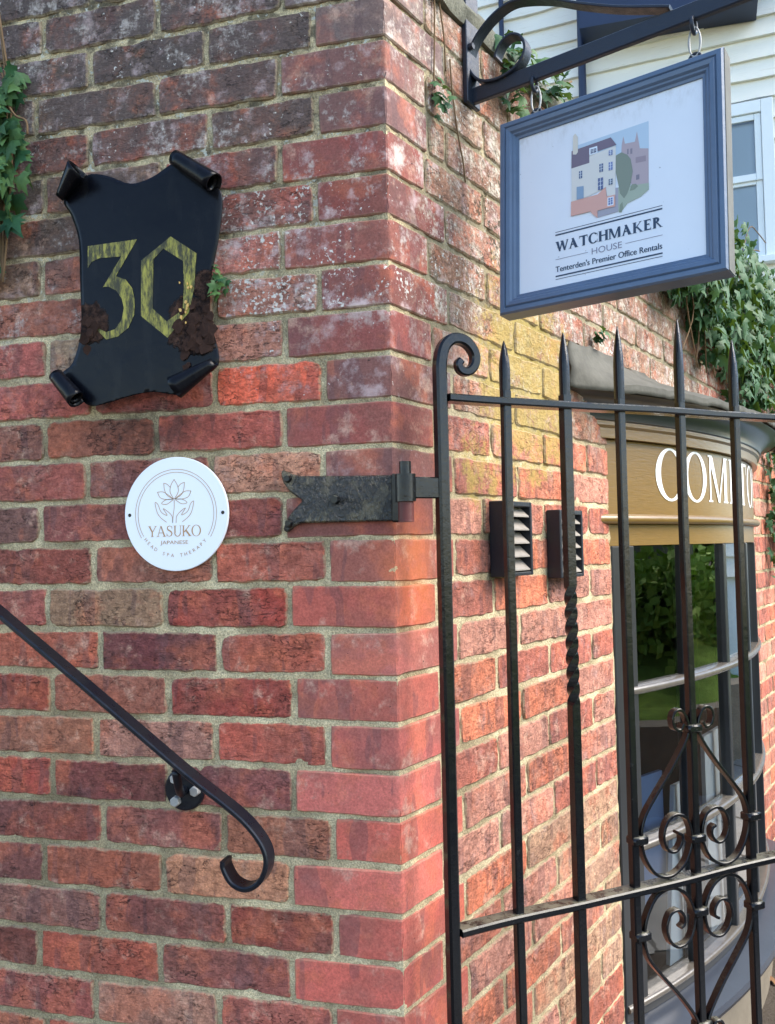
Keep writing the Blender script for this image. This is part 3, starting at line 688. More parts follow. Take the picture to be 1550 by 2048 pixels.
def serif_letter(ch, tk=TK, tn=TN):
    if ch == 'O': return [ring2(.47, .5, .47, .53, tk, tn * .8, 0, 360, 40)], .94
    if ch == 'C': return [ring2(.47, .5, .47, .53, tk, tn * .8, 42, 318, 36), R2(.80, .66, .84, .95), R2(.80, .05, .84, .34)], .86
    if ch == 'M': return stem(.08, tn) + [R2(.86, SE, .86 + tk, 1 - SE), R2(.80, 0, 1.08, SE), R2(.86, 1 - SE, 1.08, 1), Q2((.06, 1 - SE), (.06 + tk * 1.1, 1 - SE), (.50 + tk * .6, .0), (.50, .0)), Q2((.51, .0), (.51 + tn, .0), (.86 + tn, 1 - SE), (.86, 1 - SE))], 1.12
    if ch == 'P': return [R2(.08, SE, .08 + tk, 1 - SE), R2(.01, 0, .31, SE), R2(.01, 1 - SE, .20, 1), ring2(.30, .73, .34, .27, tk, tn, -90, 90, 20), R2(.2, .46, .31, .46 + tn), R2(.2, 1 - tn, .31, 1)], .68
    if ch == 'T': return [R2(.36, SE, .36 + tk, 1 - tn), R2(.28, 0, .59, SE), R2(.03, 1 - tn, .84, 1), R2(.03, .74, .07, 1 - tn), R2(.80, .74, .84, 1 - tn)], .87
    if ch == 'N': return stem(.08, tn) + [R2(.82, 0, .82 + tn, 1 - SE), R2(.75, 1 - SE, .95, 1), Q2((.04, 1 - SE), (.20, 1 - SE), (.875, .0), (.80, .0))], .96
    if ch == 'Y': return [R2(.36, SE, .36 + tk * .9, .48), R2(.27, 0, .58, SE), Q2((.06, 1 - SE), (.22, 1 - SE), (.495, .44), (.36, .44)), Q2((.42, .44), (.495, .44), (.80, 1 - SE), (.74, 1 - SE)), R2(0, 1 - SE, .30, 1), R2(.66, 1 - SE, .88, 1)], .84
    if ch == 'A': return [Q2((.88 - tk * 1.2, SE), (.88, SE), (.50, 1.0), (.50 - tk * .9, 1.0)), Q2((.10, SE), (.10 + tn * 1.2, SE), (.41 + tn, 1.0), (.41, 1.0)), R2(.26, .33, .68, .33 + tn), R2(.0, 0, .28, SE), R2(.62, 0, .96, SE)], .94
    if ch == 'S': return [stroke2([(.60, .78), (.56, .92), (.36, .985), (.18, .92), (.13, .76), (.22, .62), (.38, .53), (.54, .42), (.60, .27), (.52, .09), (.34, .015), (.14, .08), (.08, .24)], [tn, tn, tn, tn * 1.8, tk * .9, tk, tk, tk, tk * .9, tn * 1.8, tn, tn, tn]), R2(.58, .70, .61, .96), R2(.07, .05, .10, .30)], .70
    if ch == 'U': return [R2(.12, .33, .12 + tk, 1 - SE), R2(.05, 1 - SE, .36, 1), R2(.72, .33, .72 + tn, 1 - SE), R2(.64, 1 - SE, .86, 1), ring2(.447, .34, .328, .36, tk * .75, tn * 1.3, 180, 360, 20)], .88
    if ch == 'K': return stem(.08, tk) + [Q2((.20, .42), (.26, .36), (.76, 1 - SE), (.68, 1 - SE)), Q2((.32, .52), (.44, .60), (.88, SE), (.70, SE)), R2(.58, 1 - SE, .86, 1), R2(.62, 0, .95, SE)], .92
    if ch == 'W': return [Q2((.05, 1 - SE), (.05 + tk * 1.1, 1 - SE), (.34 + tk * .7, 0), (.34, 0)), Q2((.35, 0), (.35 + tn, 0), (.60 + tn, .98), (.60, .98)), Q2((.52, 1 - SE), (.52 + tk * 1.1, 1 - SE), (.82 + tk * .7, 0), (.82, 0)), Q2((.83, 0), (.83 + tn, 0), (1.12 + tn, 1 - SE), (1.12, 1 - SE)), R2(-.02, 1 - SE, .30, 1), R2(.46, 1 - SE, .74, 1), R2(1.04, 1 - SE, 1.26, 1)], 1.22
    if ch == 'H': return stem(.08, tk) + stem(.66, tk) + [R2(.2, .49, .7, .49 + tn)], .90
    if ch == 'E': return stem(.08, tk) + [R2(.2, 0, .66, tn), R2(.2, 1 - tn, .64, 1), R2(.2, .49, .52, .49 + tn), R2(.62, tn, .66, .24), R2(.60, .78, .64, 1 - tn), R2(.48, .40, .52, .63)], .72
    if ch == 'R': return [R2(.08, SE, .08 + tk, 1 - SE), R2(.01, 0, .31, SE), R2(.01, 1 - SE, .20, 1), ring2(.30, .745, .31, .255, tk, tn, -90, 90, 20), R2(.2, .49, .31, .49 + tn), R2(.2, 1 - tn, .31, 1), Q2((.32, .50), (.46, .50), (.84, 0), (.68, 0)), R2(.66, 0, .90, SE)], .86
def serif(word, cap, fn, gap=.06, dz=.00006, width=None, tk=TK, tn=TN):
    """word set in roman capitals, cap height in metres; fn(x, y, lift) -> 3-D point"""
    L = []; x = 0.0
    for ch in word: pr, w = serif_letter(ch, tk, tn); L.append((x, pr)); x += w + gap
    tot = x - gap; kx = cap if width is None else width / tot
    out = []
    for x0, pr in L:
        parts = [flat(p, lambda a, c, q=i: fn((x0 + a) * kx, c * cap, q * dz)) for i, p in enumerate(pr)]
        out.append(join(parts))
    return out

# ------------------------------------------------------------------ iron gate
gate = Thing('iron_gate', GP(.065, -2.4), 'black wrought iron gate with spear-topped bars and a scrolled hanging stile, standing ajar', 'gate')
BAR = rect_prof(.0150, .0150, .002)
def gbar(u, z0, z1, prof=BAR, off=0.0, m=24, u1=None):
    u1 = u if u1 is None else u1
    return [GP(u + (u1 - u) * i / (m - 1) + float(vnoise(i * .35, u * 50, 1)) * .0016, z0 + (z1 - z0) * i / (m - 1), off + float(vnoise(i * .35, u * 70 + 9, 2)) * .0014) for i in range(m)]
# hanging stile with scroll
sp = [(.0665, -2.33), (.066, -1.9), (.0655, -1.5), (.0655, -1.1), (.0652, -.80), (.065, -.66), (.0655, -.622), (.072, -.596), (.086, -.582), (.104, -.580), (.120, -.588), (.130, -.604), (.128, -.621), (.117, -.632), (.104, -.631), (.099, -.621), (.104, -.614)]
pp = smooth_path([GP(u, z) for u, z in sp], 6)
ks = np.concatenate([np.ones(len(pp) - 60), np.linspace(1, .62, 60)]) if len(pp) > 60 else np.ones(len(pp))
gate.part('hanging_stile', sweep(pp, rect_prof(.0195, .021, .0035), gn, scale=ks), M['iron'], smooth=40)
BU = [(.187, -.5755), (.3075, -.5506), (.4255, -.5289), (.565, -.5021), (.700, -.5312), (.828, -.548), (.948, -.570)]
for i, (u, zt) in enumerate(BU):
    zb = -2.30
    if i == 1:
        path = []; tw = []
        for z in list(np.linspace(zb, -1.1906, 18)) + list(np.linspace(-1.19, -.9867, 70)) + list(np.linspace(-.986, -.66, 14)):
            path.append(GP(u, z)); f = np.clip((z + 1.1906) / .2039, 0, 1); tw.append(f * 2 * math.pi * 2.0)
        bo = gate.part('bar', sweep(path, rect_prof(.0165, .0165, .0008), gn, twist=tw), M['iron'], smooth=40, label='square bar with a twisted length in the middle')
    else:
        bo = gate.part('bar', sweep(gbar(u, zb, -.66), BAR, gn), M['iron'], smooth=40)
    zr = -.66; pts = [GP(u, zr + (zt - zr) * f, 0) for f in (0, .2, .45, .62, .8, .93, 1.0)]
    gate.part('spear_point', sweep(pts, rect_prof(.0160, .0160, .0025), gn, scale=[.93, .95, .95, .84, .56, .28, .07]), M['iron'], parent=bo, smooth=50)
gate.part('closing_stile', sweep([GP(1.06, z) for z in np.linspace(-2.33, -.62, 12)], rect_prof(.021, .023, .004), gn), M['iron'], smooth=40)
def rail(z, name):
    path = [GP(u, z + float(vnoise(u * 6, z * 10, 0)) * .004, 0) for u in np.linspace(.076, 1.05, 50)]
    gate.part(name, sweep(path, rect_prof(.0125, .030, .0025), gn), M['iron'], smooth=40)
rail(-.6785, 'top_rail'); rail(-1.5195, 'lock_rail'); rail(-2.22, 'bottom_rail')
# scrollwork in the two bays round the fourth bar
uc = .566
def scroll_pts(side, flip):
    """strap: curl at the crown, diagonal to the side bar, big bow on the rail, spiral"""
    raw = [(-.022, -1.246), (-.030, -1.256), (-.043, -1.252), (-.048, -1.238), (-.043, -1.224), (-.030, -1.220), (-.019, -1.230), (-.012, -1.249), (-.016, -1.272), (-.050, -1.318), (-.092, -1.365), (-.118, -1.398), (-.127, -1.432), (-.120, -1.468), (-.097, -1.500), (-.065, -1.509), (-.034, -1.496), (-.016, -1.468), (-.013, -1.440), (-.024, -1.413), (-.048, -1.404), (-.068, -1.415), (-.077, -1.440), (-.068, -1.463), (-.050, -1.468), (-.037, -1.456), (-.036, -1.442), (-.045, -1.436)]
    out = []
    for du, z in raw:
        if flip: z = 2 * -1.5195 - z
        out.append(GP(uc - side * du * (1.0 if side < 0 else 1.0) if False else uc + du * side, z))
    return out
for side in (1, -1):
    for flip in (False, True):
        p = smooth_path(scroll_pts(side, flip), 5)
        gate.part('scroll', sweep(p, rect_prof(.0052, .0145, .001), gn), M['iron'], smooth=40)
def collar(u, z):
    return mbox(GP, u - .0165, u + .0165, z - .0075, z + .0075, -.0125, .0125, .003)
for u, z in ((uc, -1.256), (uc, -1.453), (uc - .132, -1.436), (uc + .138, -1.434), (uc, -1.583), (uc - .132, -1.600), (uc + .138, -1.598), (uc, -1.783)):
    gate.part('collar', collar(u, z), M['iron'], smooth=40)
# gate eye on the hinge pin
eye = join([cyl(GP(0, -.845), GP(0, -.802), .0165, k=20), mbox(GP, .010, .058, -.84, -.806, -.006, .006, .002)])
gate.part('hinge_eye', eye, M['iron'], smooth=40)

# ------------------------------------------------------------------ hinge strap on the wall
hinge = Thing('hinge_strap', WP(-.09, -.875, 0), 'black swallow-tailed iron hinge strap bolted to the brick corner, carrying the gate pin', 'hinge')
AWP = lambda u, z, o=0.0: V3([u, -o, z + ZO])
tail = [(.004, -.8006), (-.08, -.7985), (-.1571, -.7957), (-.172, -.7915), (-.1877, -.7835), (-.1905, -.7925), (-.186, -.806), (-.174, -.822), (-.1526, -.8365), (-.170, -.853), (-.182, -.868), (-.1875, -.8845), (-.180, -.889), (-.170, -.880), (-.1584, -.8735), (-.08, -.8735), (.004, -.8742)]
hinge.part('strap', polygon_slab(tail, AWP, .002, .011, .0025), M['strap'], smooth=40)
for u, z in ((-.1775, -.7995), (-.1765, -.8735)):
    hinge.part('rivet', cyl(AWP(u, z, .006), AWP(u, z, .017), .009, .005, 12), M['iron'], smooth=30)
hinge.part('bolt', cyl(AWP(-.0948, -.8374, .008), AWP(-.0948, -.8374, .022), .0085, .0065, 6), M['iron'])
hinge.part('knuckle', join([mbox(AWP, -.002, .018, -.8765, -.799, .004, .016, .003)]), M['iron'], smooth=30)
hinge.part('pin', cyl(GP(0, -.845), GP(0, -.782), .0095, k=16), M['iron'], smooth=40)
hinge.part('collar', cyl(GP(0, -.877), GP(0, -.8455), .0125, k=18), M['rustred'], smooth=40)

# ------------------------------------------------------------------ handrail
rail_t = Thing('handrail', WP(-.368, -1.35, 0), 'black flat iron handrail sloping down the brick wall, its end curled into a hook', 'handrail')
pr = [(-1.25, -.6008), (-.95, -.8186), (-.6855, -1.0106), (-.50, -1.1445), (-.3379, -1.2629), (-.255, -1.3185), (-.222, -1.345), (-.199, -1.374), (-.1935, -1.400), (-.205, -1.427), (-.228, -1.440), (-.251, -1.433), (-.265, -1.412), (-.266, -1.400)]
p = smooth_path([AWP(u, z, .075) for u, z in pr], 8)
rail_t.part('rail', sweep(p, rect_prof(.008, .031, .002), nA), M['rail'], smooth=40)
RU, RZ = -.373, -1.317
ros = rail_t.part('rosette', bevel(cyl(AWP(RU, RZ, .001), AWP(RU, RZ, .010), .037, .035, 28), .002), M['rail'], smooth=35)
for a in (125, 235, 0):
    u = RU + .023 * math.cos(math.radians(a)); z = RZ + .023 * math.sin(math.radians(a))
    rail_t.part('bolt', bevel(cyl(AWP(u, z, .008), AWP(u, z, .019), .0095, .0086, 6), .001), M['steel'], parent=ros)
arm = smooth_path([AWP(RU, RZ, .008), AWP(RU + .006, RZ, .03), AWP(RU + .016, RZ + .018, .056), AWP(RU + .020, RZ + .048, .072)], 6)
rail_t.part('bracket_arm', sweep(arm, circ_prof(.007, 10), aA), M['rail'], smooth=True)

# ------------------------------------------------------------------ scroll-shaped house number plate
plate = Thing('number_plate', WP(-.43, -.66, 0), 'rusting black iron scroll plate with curled corners bearing a painted yellow 30', 'house number')
BODY = [(-0.586, -0.2862), (-0.5414, -0.2504), (-0.4986, -0.2561), (-0.4526, -0.2762), (-0.411, -0.2702), (-0.3727, -0.2516), (-0.351, -0.2545), (-0.292, -0.3004), (-0.2804, -0.3259), (-0.2886, -0.3934), (-0.3032, -0.4601), (-0.304, -0.5282), (-0.2902, -0.5904), (-0.3024, -0.6148), (-0.3609, -0.6447), (-0.3703, -0.651), (-0.4145, -0.6429), (-0.4557, -0.6472), (-0.5014, -0.6565), (-0.5338, -0.6597), (-0.5556, -0.6443), (-0.5935, -0.6028), (-0.5693, -0.5806), (-0.5519, -0.5243), (-0.5535, -0.4353), (-0.5561, -0.3635), (-0.572, -0.3168)]
def smooth2(poly, keep):
    out = []; k = len(poly)
    for i in range(k):
        p0, p1, p2, p3 = (V3(poly[(i + d) % k]) for d in (-1, 0, 1, 2))
        if i in keep: out.append(tuple(p1)); continue
        for j in range(4):
            t = j / 4; out.append(tuple(.5 * (2 * p1 + (p2 - p0) * t + (2 * p0 - 5 * p1 + 4 * p2 - p3) * t * t + (3 * p1 - p0 - 3 * p2 + p3) * t ** 3)))
    return out
def tess(poly):
    from mathutils.geometry import tessellate_polygon
    tris = tessellate_polygon([[Vector((x, y, 0)) for x, y in poly]])
    return V3(poly), [tuple(t) for t in tris]
def subdiv2(vf, L):
    v, f = vf; bm = bmesh.new(); bv = [bm.verts.new((x, y, 0)) for x, y in v]
    for q in f:
        try: bm.faces.new([bv[i] for i in q])
        except ValueError: pass
    for _ in range(5):
        ed = [e for e in bm.edges if e.calc_length() > L]
        if not ed: break
        bmesh.ops.subdivide_edges(bm, edges=ed, cuts=1); bmesh.ops.triangulate(bm, faces=bm.faces[:])
    bm.verts.index_update()
    out = (V3([(x.co.x, x.co.y) for x in bm.verts]), [[x.index for x in q.verts] for q in bm.faces]); bm.free(); return out
def on_plate(u, z, lift=.0):
    a = (u + .4245) / .1215; c = (z + .46) / .183; return AWP(u, z, .0296 - .0010 * (a * a + c * c) + lift + .0008 * float(vnoise(u * 30, z * 30, 0)))
po = plate.part('plate', flat(subdiv2(tess(smooth2(BODY, (0, 6, 13, 20))), .014), on_plate), M['plate'], smooth=40)
sm = po.modifiers.new('thickness', 'SOLIDIFY'); sm.thickness = .0022; sm.offset = 0
def curl(p0, p1, r0, r1, turns, flare=1.0):
    p0 = V3(p0); p1 = V3(p1); ax = p1 - p0; ln = np.linalg.norm(ax); ax /= ln; e = V3([-ax[1], ax[0]])
    if e @ (p0 - V3([-.4245, -.46])) < 0: e = -e
    V = []; nw, nt = 9, 40
    for i in range(nw):
        f = i / (nw - 1); base = p0 + (p1 - p0) * f; rr = r0 + (r1 - r0) * f
        for j in range(nt):
            g = j / (nt - 1); a = g * turns * 2 * math.pi; q = rr * (1 - .42 * g); sh = (1 - .16 * g * flare); bb = (p0 + p1) / 2 + (base - (p0 + p1) / 2) * sh
            c0 = on_plate(*base); o0 = -c0[1]
            pt = bb + e * (q * math.sin(a)); V.append(AWP(pt[0], pt[1], o0 + rr - q * math.cos(a)))
    F = [(i * nt + j, (i + 1) * nt + j, (i + 1) * nt + j + 1, i * nt + j + 1) for i in range(nw - 1) for j in range(nt - 1)]
    o = plate.part('curled_corner', (V3(V), F), M['plate'], smooth=True); m_ = o.modifiers.new('thickness', 'SOLIDIFY'); m_.thickness = .0022; m_.offset = 0
curl((-.590, -.2890), (-.5400, -.2490), .009, .024, 1.05)
curl((-.3640, -.2480), (-.2860, -.3060), .0145, .019, 1.3)
curl((-.2930, -.6000), (-.3640, -.6425), .009, .023, 1.0)
curl((-.5480, -.6510), (-.5955, -.6008), .018, .0145, 1.25)
THREE = [(-0.5371, -0.3773), (-0.44, -0.3763), (-0.4815, -0.4369), (-0.4623, -0.4446), (-0.4496, -0.4609), (-0.4452, -0.482), (-0.4462, -0.5072), (-0.4578, -0.5292), (-0.4784, -0.5425), (-0.5016, -0.5459), (-0.5262, -0.52), (-0.5158, -0.5255), (-0.5015, -0.533), (-0.4834, -0.5294), (-0.4705, -0.5132), (-0.4665, -0.4939), (-0.4702, -0.4774), (-0.4804, -0.4625), (-0.4958, -0.4536), (-0.507, -0.4534), (-0.4709, -0.4031), (-0.5137, -0.4014), (-0.5294, -0.4063), (-0.5368, -0.4161)]
Z_O = [(-0.3757, -0.3785), (-0.328, -0.4127), (-0.3323, -0.4699), (-0.3426, -0.5119), (-0.3837, -0.5525), (-0.4335, -0.5107), (-0.4322, -0.4142)]
Z_I = [(-0.3897, -0.398), (-0.3527, -0.4237), (-0.3519, -0.4703), (-0.3548, -0.5074), (-0.3847, -0.5241), (-0.4107, -0.5001), (-0.4087, -0.4143)]
plate.part('digit_three', flat(subdiv2(tess(THREE), .015), lambda u, z: on_plate(u, z, .0018)), M['yellow'], smooth=True, parent=po)
k7 = len(Z_O); zero = (V3(Z_O + Z_I), [(i, (i + 1) % k7, k7 + (i + 1) % k7, k7 + i) for i in range(k7)])
plate.part('digit_zero', flat(subdiv2(zero, .015), lambda u, z: on_plate(u, z, .0018)), M['yellow'], smooth=True, parent=po)

fr = np.random.default_rng(77)
M['flake'] = mat_plain('flaking_rust', (.040, .022, .017), .95, 1.0, 110, .6, .1)
for i in range(40):
    if i < 32: cu, cz = fr.normal(-.330, .016), fr.normal(-.545, .030)
    else: cu, cz = fr.normal(-.535, .006), fr.normal(-.515, .022)
    if cu < -.375 and i < 32: continue
    rr = fr.uniform(.005, .013); k = int(fr.integers(6, 10)); ph = fr.uniform(0, 6.28)
    pg = [(cu + rr * fr.uniform(.6, 1.2) * math.cos(ph + 6.283 * j / k), cz + rr * 1.2 * fr.uniform(.6, 1.2) * math.sin(ph + 6.283 * j / k)) for j in range(k)]
    tu, tz, lf = fr.normal(0, .10), fr.normal(0, .10), fr.uniform(.0010, .0035)
    plate.part('rust_flake', polygon_slab(pg, lambda u, z, o=0.0: on_plate(u, z, o + lf + (u - cu) * tu + (z - cz) * tz), 0.0, .0012, .0004), M['flake'], parent=po)
for i in range(12):
    cu, cz = fr.normal(-.352, .006), fr.normal(-.492, .022); rr = fr.uniform(.0012, .0032)
    pg = [(cu + rr * fr.uniform(.5, 1.2) * math.cos(6.283 * j / 5), cz + rr * 1.5 * fr.uniform(.5, 1.2) * math.sin(6.283 * j / 5)) for j in range(5)]
    plate.part('paint_fleck', polygon_slab(pg, lambda u, z, o=0.0: on_plate(u, z, o), .0026, .0034), M['fleck'], parent=po)

# ------------------------------------------------------------------ round plaque
disc = Thing('round_plaque', WP(-.383, -.95, 0), 'round white plaque with a gold lotus held by two hands, lettered YASUKO', 'plaque')
DC = (-.3835, -.8517); DR = .0978
DPn = lambda x, z, o=0.0: AWP(DC[0] + x, DC[1] + z, o)
dsk = disc.part('disc', bevel(cyl(DPn(0, 0, .004), DPn(0, 0, .0090), DR, DR, 72), .0008), M['enamel'], smooth=35)
def dline(pts, w=.0010, sub=6, name='engraved_line', close=False):
    p = smooth_path([(x, z, 0) for x, z in pts], sub)
    vf = stroke2([(q[0], q[1]) for q in p], [w] * len(p))
    return flat(vf, lambda x, z: DPn(x, z, .0093))
zx = lambda x, y: ((x - 768) / 705 * .0975, -(y - 862) / 767 * .0975)
mir = lambda P, c=752: [(2 * c - x, y) for x, y in P]
pet = [[(752, 395), (706, 480), (698, 570), (748, 662)], [(752, 395), (798, 480), (806, 570), (752, 662)]]
for P in ([(610, 440), (620, 530), (655, 605), (740, 660)], [(610, 440), (660, 460), (702, 505)], [(522, 560), (560, 635), (640, 663), (740, 662)], [(522, 560), (600, 560), (680, 610), (740, 660)], [(740, 660), (640, 668), (578, 715), (650, 728), (735, 672)]):
    pet += [P, mir(P)]
lot = join([dline([zx(*q) for q in P]) for P in pet]); disc.part('lotus', lot, M['gold'], parent=dsk)
disc.part('stem', dline([zx(*q) for q in [(752, 672), (750, 780), (736, 880), (728, 982)]]), M['gold'])
LH = [(645, 972), (562, 905), (515, 830), (488, 702), (528, 728), (572, 832), (655, 878), (600, 786), (680, 842), (722, 900), (729, 982)]
disc.part('hand', dline([zx(*q) for q in LH]), M['gold']); disc.part('hand', dline([zx(*q) for q in mir(LH, 752)]), M['gold'])
for r_ in (.0769, .0719):
    v = ring2(0, 0, r_, r_, .0009, .0009, -31.7, 211.7, 90); disc.part('arc', flat(v, lambda x, z: DPn(x, z, .0093)), M['gold'])
for w in serif('YASUKO', .0184, lambda x, y, l: DPn(-.0523 + x, -.0385 + y, .0093 + l), gap=.02, width=.0996, tk=.12, tn=.05): disc.part('letter', w, M['gold'], parent=dsk)
def fit(s, w, hcap):
    v, f = txt(s, 1.0); v[:, 0] *= w / v[:, 0].max(); v[:, 1] *= hcap / v[:, 1].max(); return v, f
disc.part('small_lettering', flat(fit('JAPANESE', .0525, .0062), lambda x, y: DPn(-.0292 + x, -.0516 + y, .0093)), M['gold'])
arc = 'HEAD SPA THERAPY'; parts = []
for i, ch in enumerate(arc):
    if ch == ' ': continue
    a = math.radians(-142.5 + 101.5 * i / (len(arc) - 1)); v, f = txt(ch, 1.0); k = .0060 / .70; w = v[:, 0].max() * k
    def place(x, y, a=a, k=k, w=w):
        lx, ly = x * k - w / 2, y * k; rr = .0741 - ly
        tx, tz = -math.sin(a), math.cos(a)
        return DPn(rr * math.cos(a) + tx * lx, rr * math.sin(a) + tz * lx, .0093)
    parts.append(flat((v, f), place))
disc.part('curved_lettering', join(parts), M['gold'])
for x in (-.0878, .0878): disc.part('screw_hole', cyl(DPn(x, 0, .0085), DPn(x, 0, .0094), .0031, k=14), M['iron'])

# ------------------------------------------------------------------ louvred vents on the right face
BP = lambda s, z, o=0.0: b * s + n * o + UPZ * (z + ZO)
def vent(s0, s1, z0, z1, label, dep=.033):
    t = Thing('louvre_vent', BP((s0 + s1) / 2, z0, 0), label, 'vent', 'louvre vents on the right face')
    t.part('side', mbox(BP, s0, s0 + .010, z0, z1, .001, dep, .0015), M['vent'], smooth=30)
    t.part('side', mbox(BP, s1 - .008, s1, z0, z1, .001, dep, .0015), M['vent'], smooth=30)
    t.part('head', mbox(BP, s0 + .0105, s1 - .0085, z1 - .010, z1, .001, dep, .0015), M['vent'], smooth=30)
    t.part('foot', mbox(BP, s0 + .0105, s1 - .0085, z0, z0 + .007, .001, dep, .0015), M['vent'], smooth=30)
    t.part('back', mbox(BP, s0 + .0105, s1 - .0085, z0 + .0075, z1 - .0105, .001, .005), M['vent'])
    zs = np.linspace(z0 + .010, z1 - .030, 5)
    for z in zs:
        vf = hexa([BP(s0 + .011, z + .020, .008), BP(s1 - .009, z + .020, .008), BP(s1 - .009, z, dep - .003), BP(s0 + .011, z, dep - .003),
                   BP(s0 + .011, z + .0225, .008), BP(s1 - .009, z + .0225, .008), BP(s1 - .009, z + .0025, dep - .003), BP(s0 + .011, z + .0025, dep - .003)])
        t.part('louvre', vf, M['vent_in'])
    return t
vent(.311, .432, -.977, -.832, 'black louvred vent on the brick face, the one nearer the corner')
vent(.566, .690, -.990, -.843, 'black louvred vent on the brick face, the one nearer the shop window')

# ------------------------------------------------------------------ sign bracket
brk = Thing('sign_bracket', BP(.275, -.07, 0), 'dark iron bracket with a scrolled brace fixed high on the brick face', 'bracket')
brk.part('wall_plate', mbox(BP, .252, .300, -.078, .35, .001, .011, .0015), M['iron_sign'], smooth=30)
beam = smooth_path([KP(.004, -.060), KP(.2, -.0595), KP(.40, -.058), KP(.56, -.057)], 8)
brk.part('beam', sweep(beam, rect_prof(.030, .012, .002), b), M['iron_sign'], smooth=30)
bs = [(.385, -.040), (.30, -.006), (.2276, .030), (.18, .057), (.1323, .077), (.095, .085), (.058, .074), (.026, .050), (.010, .025), (.006, .002), (.014, -.022), (.032, -.040), (.058, -.048), (.088, -.046), (.112, -.034), (.124, -.012), (.117, .012), (.098, .024), (.078, .018), (.065, .000), (.064, -.008)]
p = smooth_path([KP(o, z) for o, z in bs], 6)
brk.part('scroll_brace', sweep(p, rect_prof(.005, .026, .001), b), M['iron_sign'], smooth=40)
for o in (.1365, .419):
    brk.part('eye', torus(KP(o, -.080), n, .012, .0036, 18, 8), M['iron_sign'], smooth=True)
for z in (.03, .16): brk.part('bolt', cyl(BP(.262, z, .008), BP(.262, z, .020), .007, .006, 6), M['iron_sign'])

# ------------------------------------------------------------------ hanging sign
sign = Thing('hanging_sign', SP(.27, .361, 0), 'framed white office sign in a blue-grey moulded frame, lettered WATCHMAKER HOUSE', 'sign')
O0, O1, H0, H1 = .073, .467, .0, .361
# mitred moulding: profile (inset from the outer edge, height)
mp = [(0, -.040), (0, -.004), (.003, 0), (.010, 0), (.012, -.0025), (.0145, .0005), (.021, -.001), (.024, -.005), (.027, -.0055), (.030, -.0095), (.0345, -.0105), (.0345, -.040)]
cs = [(O0, H0, 1, 1), (O1, H0, -1, 1), (O1, H1, -1, -1), (O0, H1, 1, -1)]
for i, nm in enumerate(('top_rail', 'right_stile', 'bottom_rail', 'left_stile')):
    a = cs[i]; c = cs[(i + 1) % 4]; V = []
    for q in (a, c):
        for ins, hh in mp: V.append(SP(q[0] + q[2] * ins, q[1] + q[3] * ins, hh))
    k = len(mp); F = [(j, (j + 1) % k, k + (j + 1) % k, k + j) for j in range(k)]
    sign.part('frame_' + nm.split('_')[1] if False else nm, (V3(V), F), M['frame_blue'], smooth=20)
pnl = sign.part('panel', mbox(lambda o, h, f=0.0: SP(o, h, f), O0 + .0335, O1 - .0335, H0 + .0335, H1 - .0335, -.030, -.0135), M['panel'])
sign.part('sunlit_edge', mbox(lambda o, h, f=0.0: SP(o, h, f), O1 + .0002, O1 + .0012, H0 + .001, H1 - .001, -.0395, -.0045), M['sunlit_side'])  # paler side strip: sunlight on the frame edge put into the colour
PF = -.0132
def pmat(name, c): 
    k = 'print_%d_%d_%d' % c
    if k not in M: M[k] = mat_plain('printed_' + name, tuple(min(.9, .72 * x + .28 * sum(lin(c)) / 3 + .02) for x in lin(c)), .45)
    return M[k]
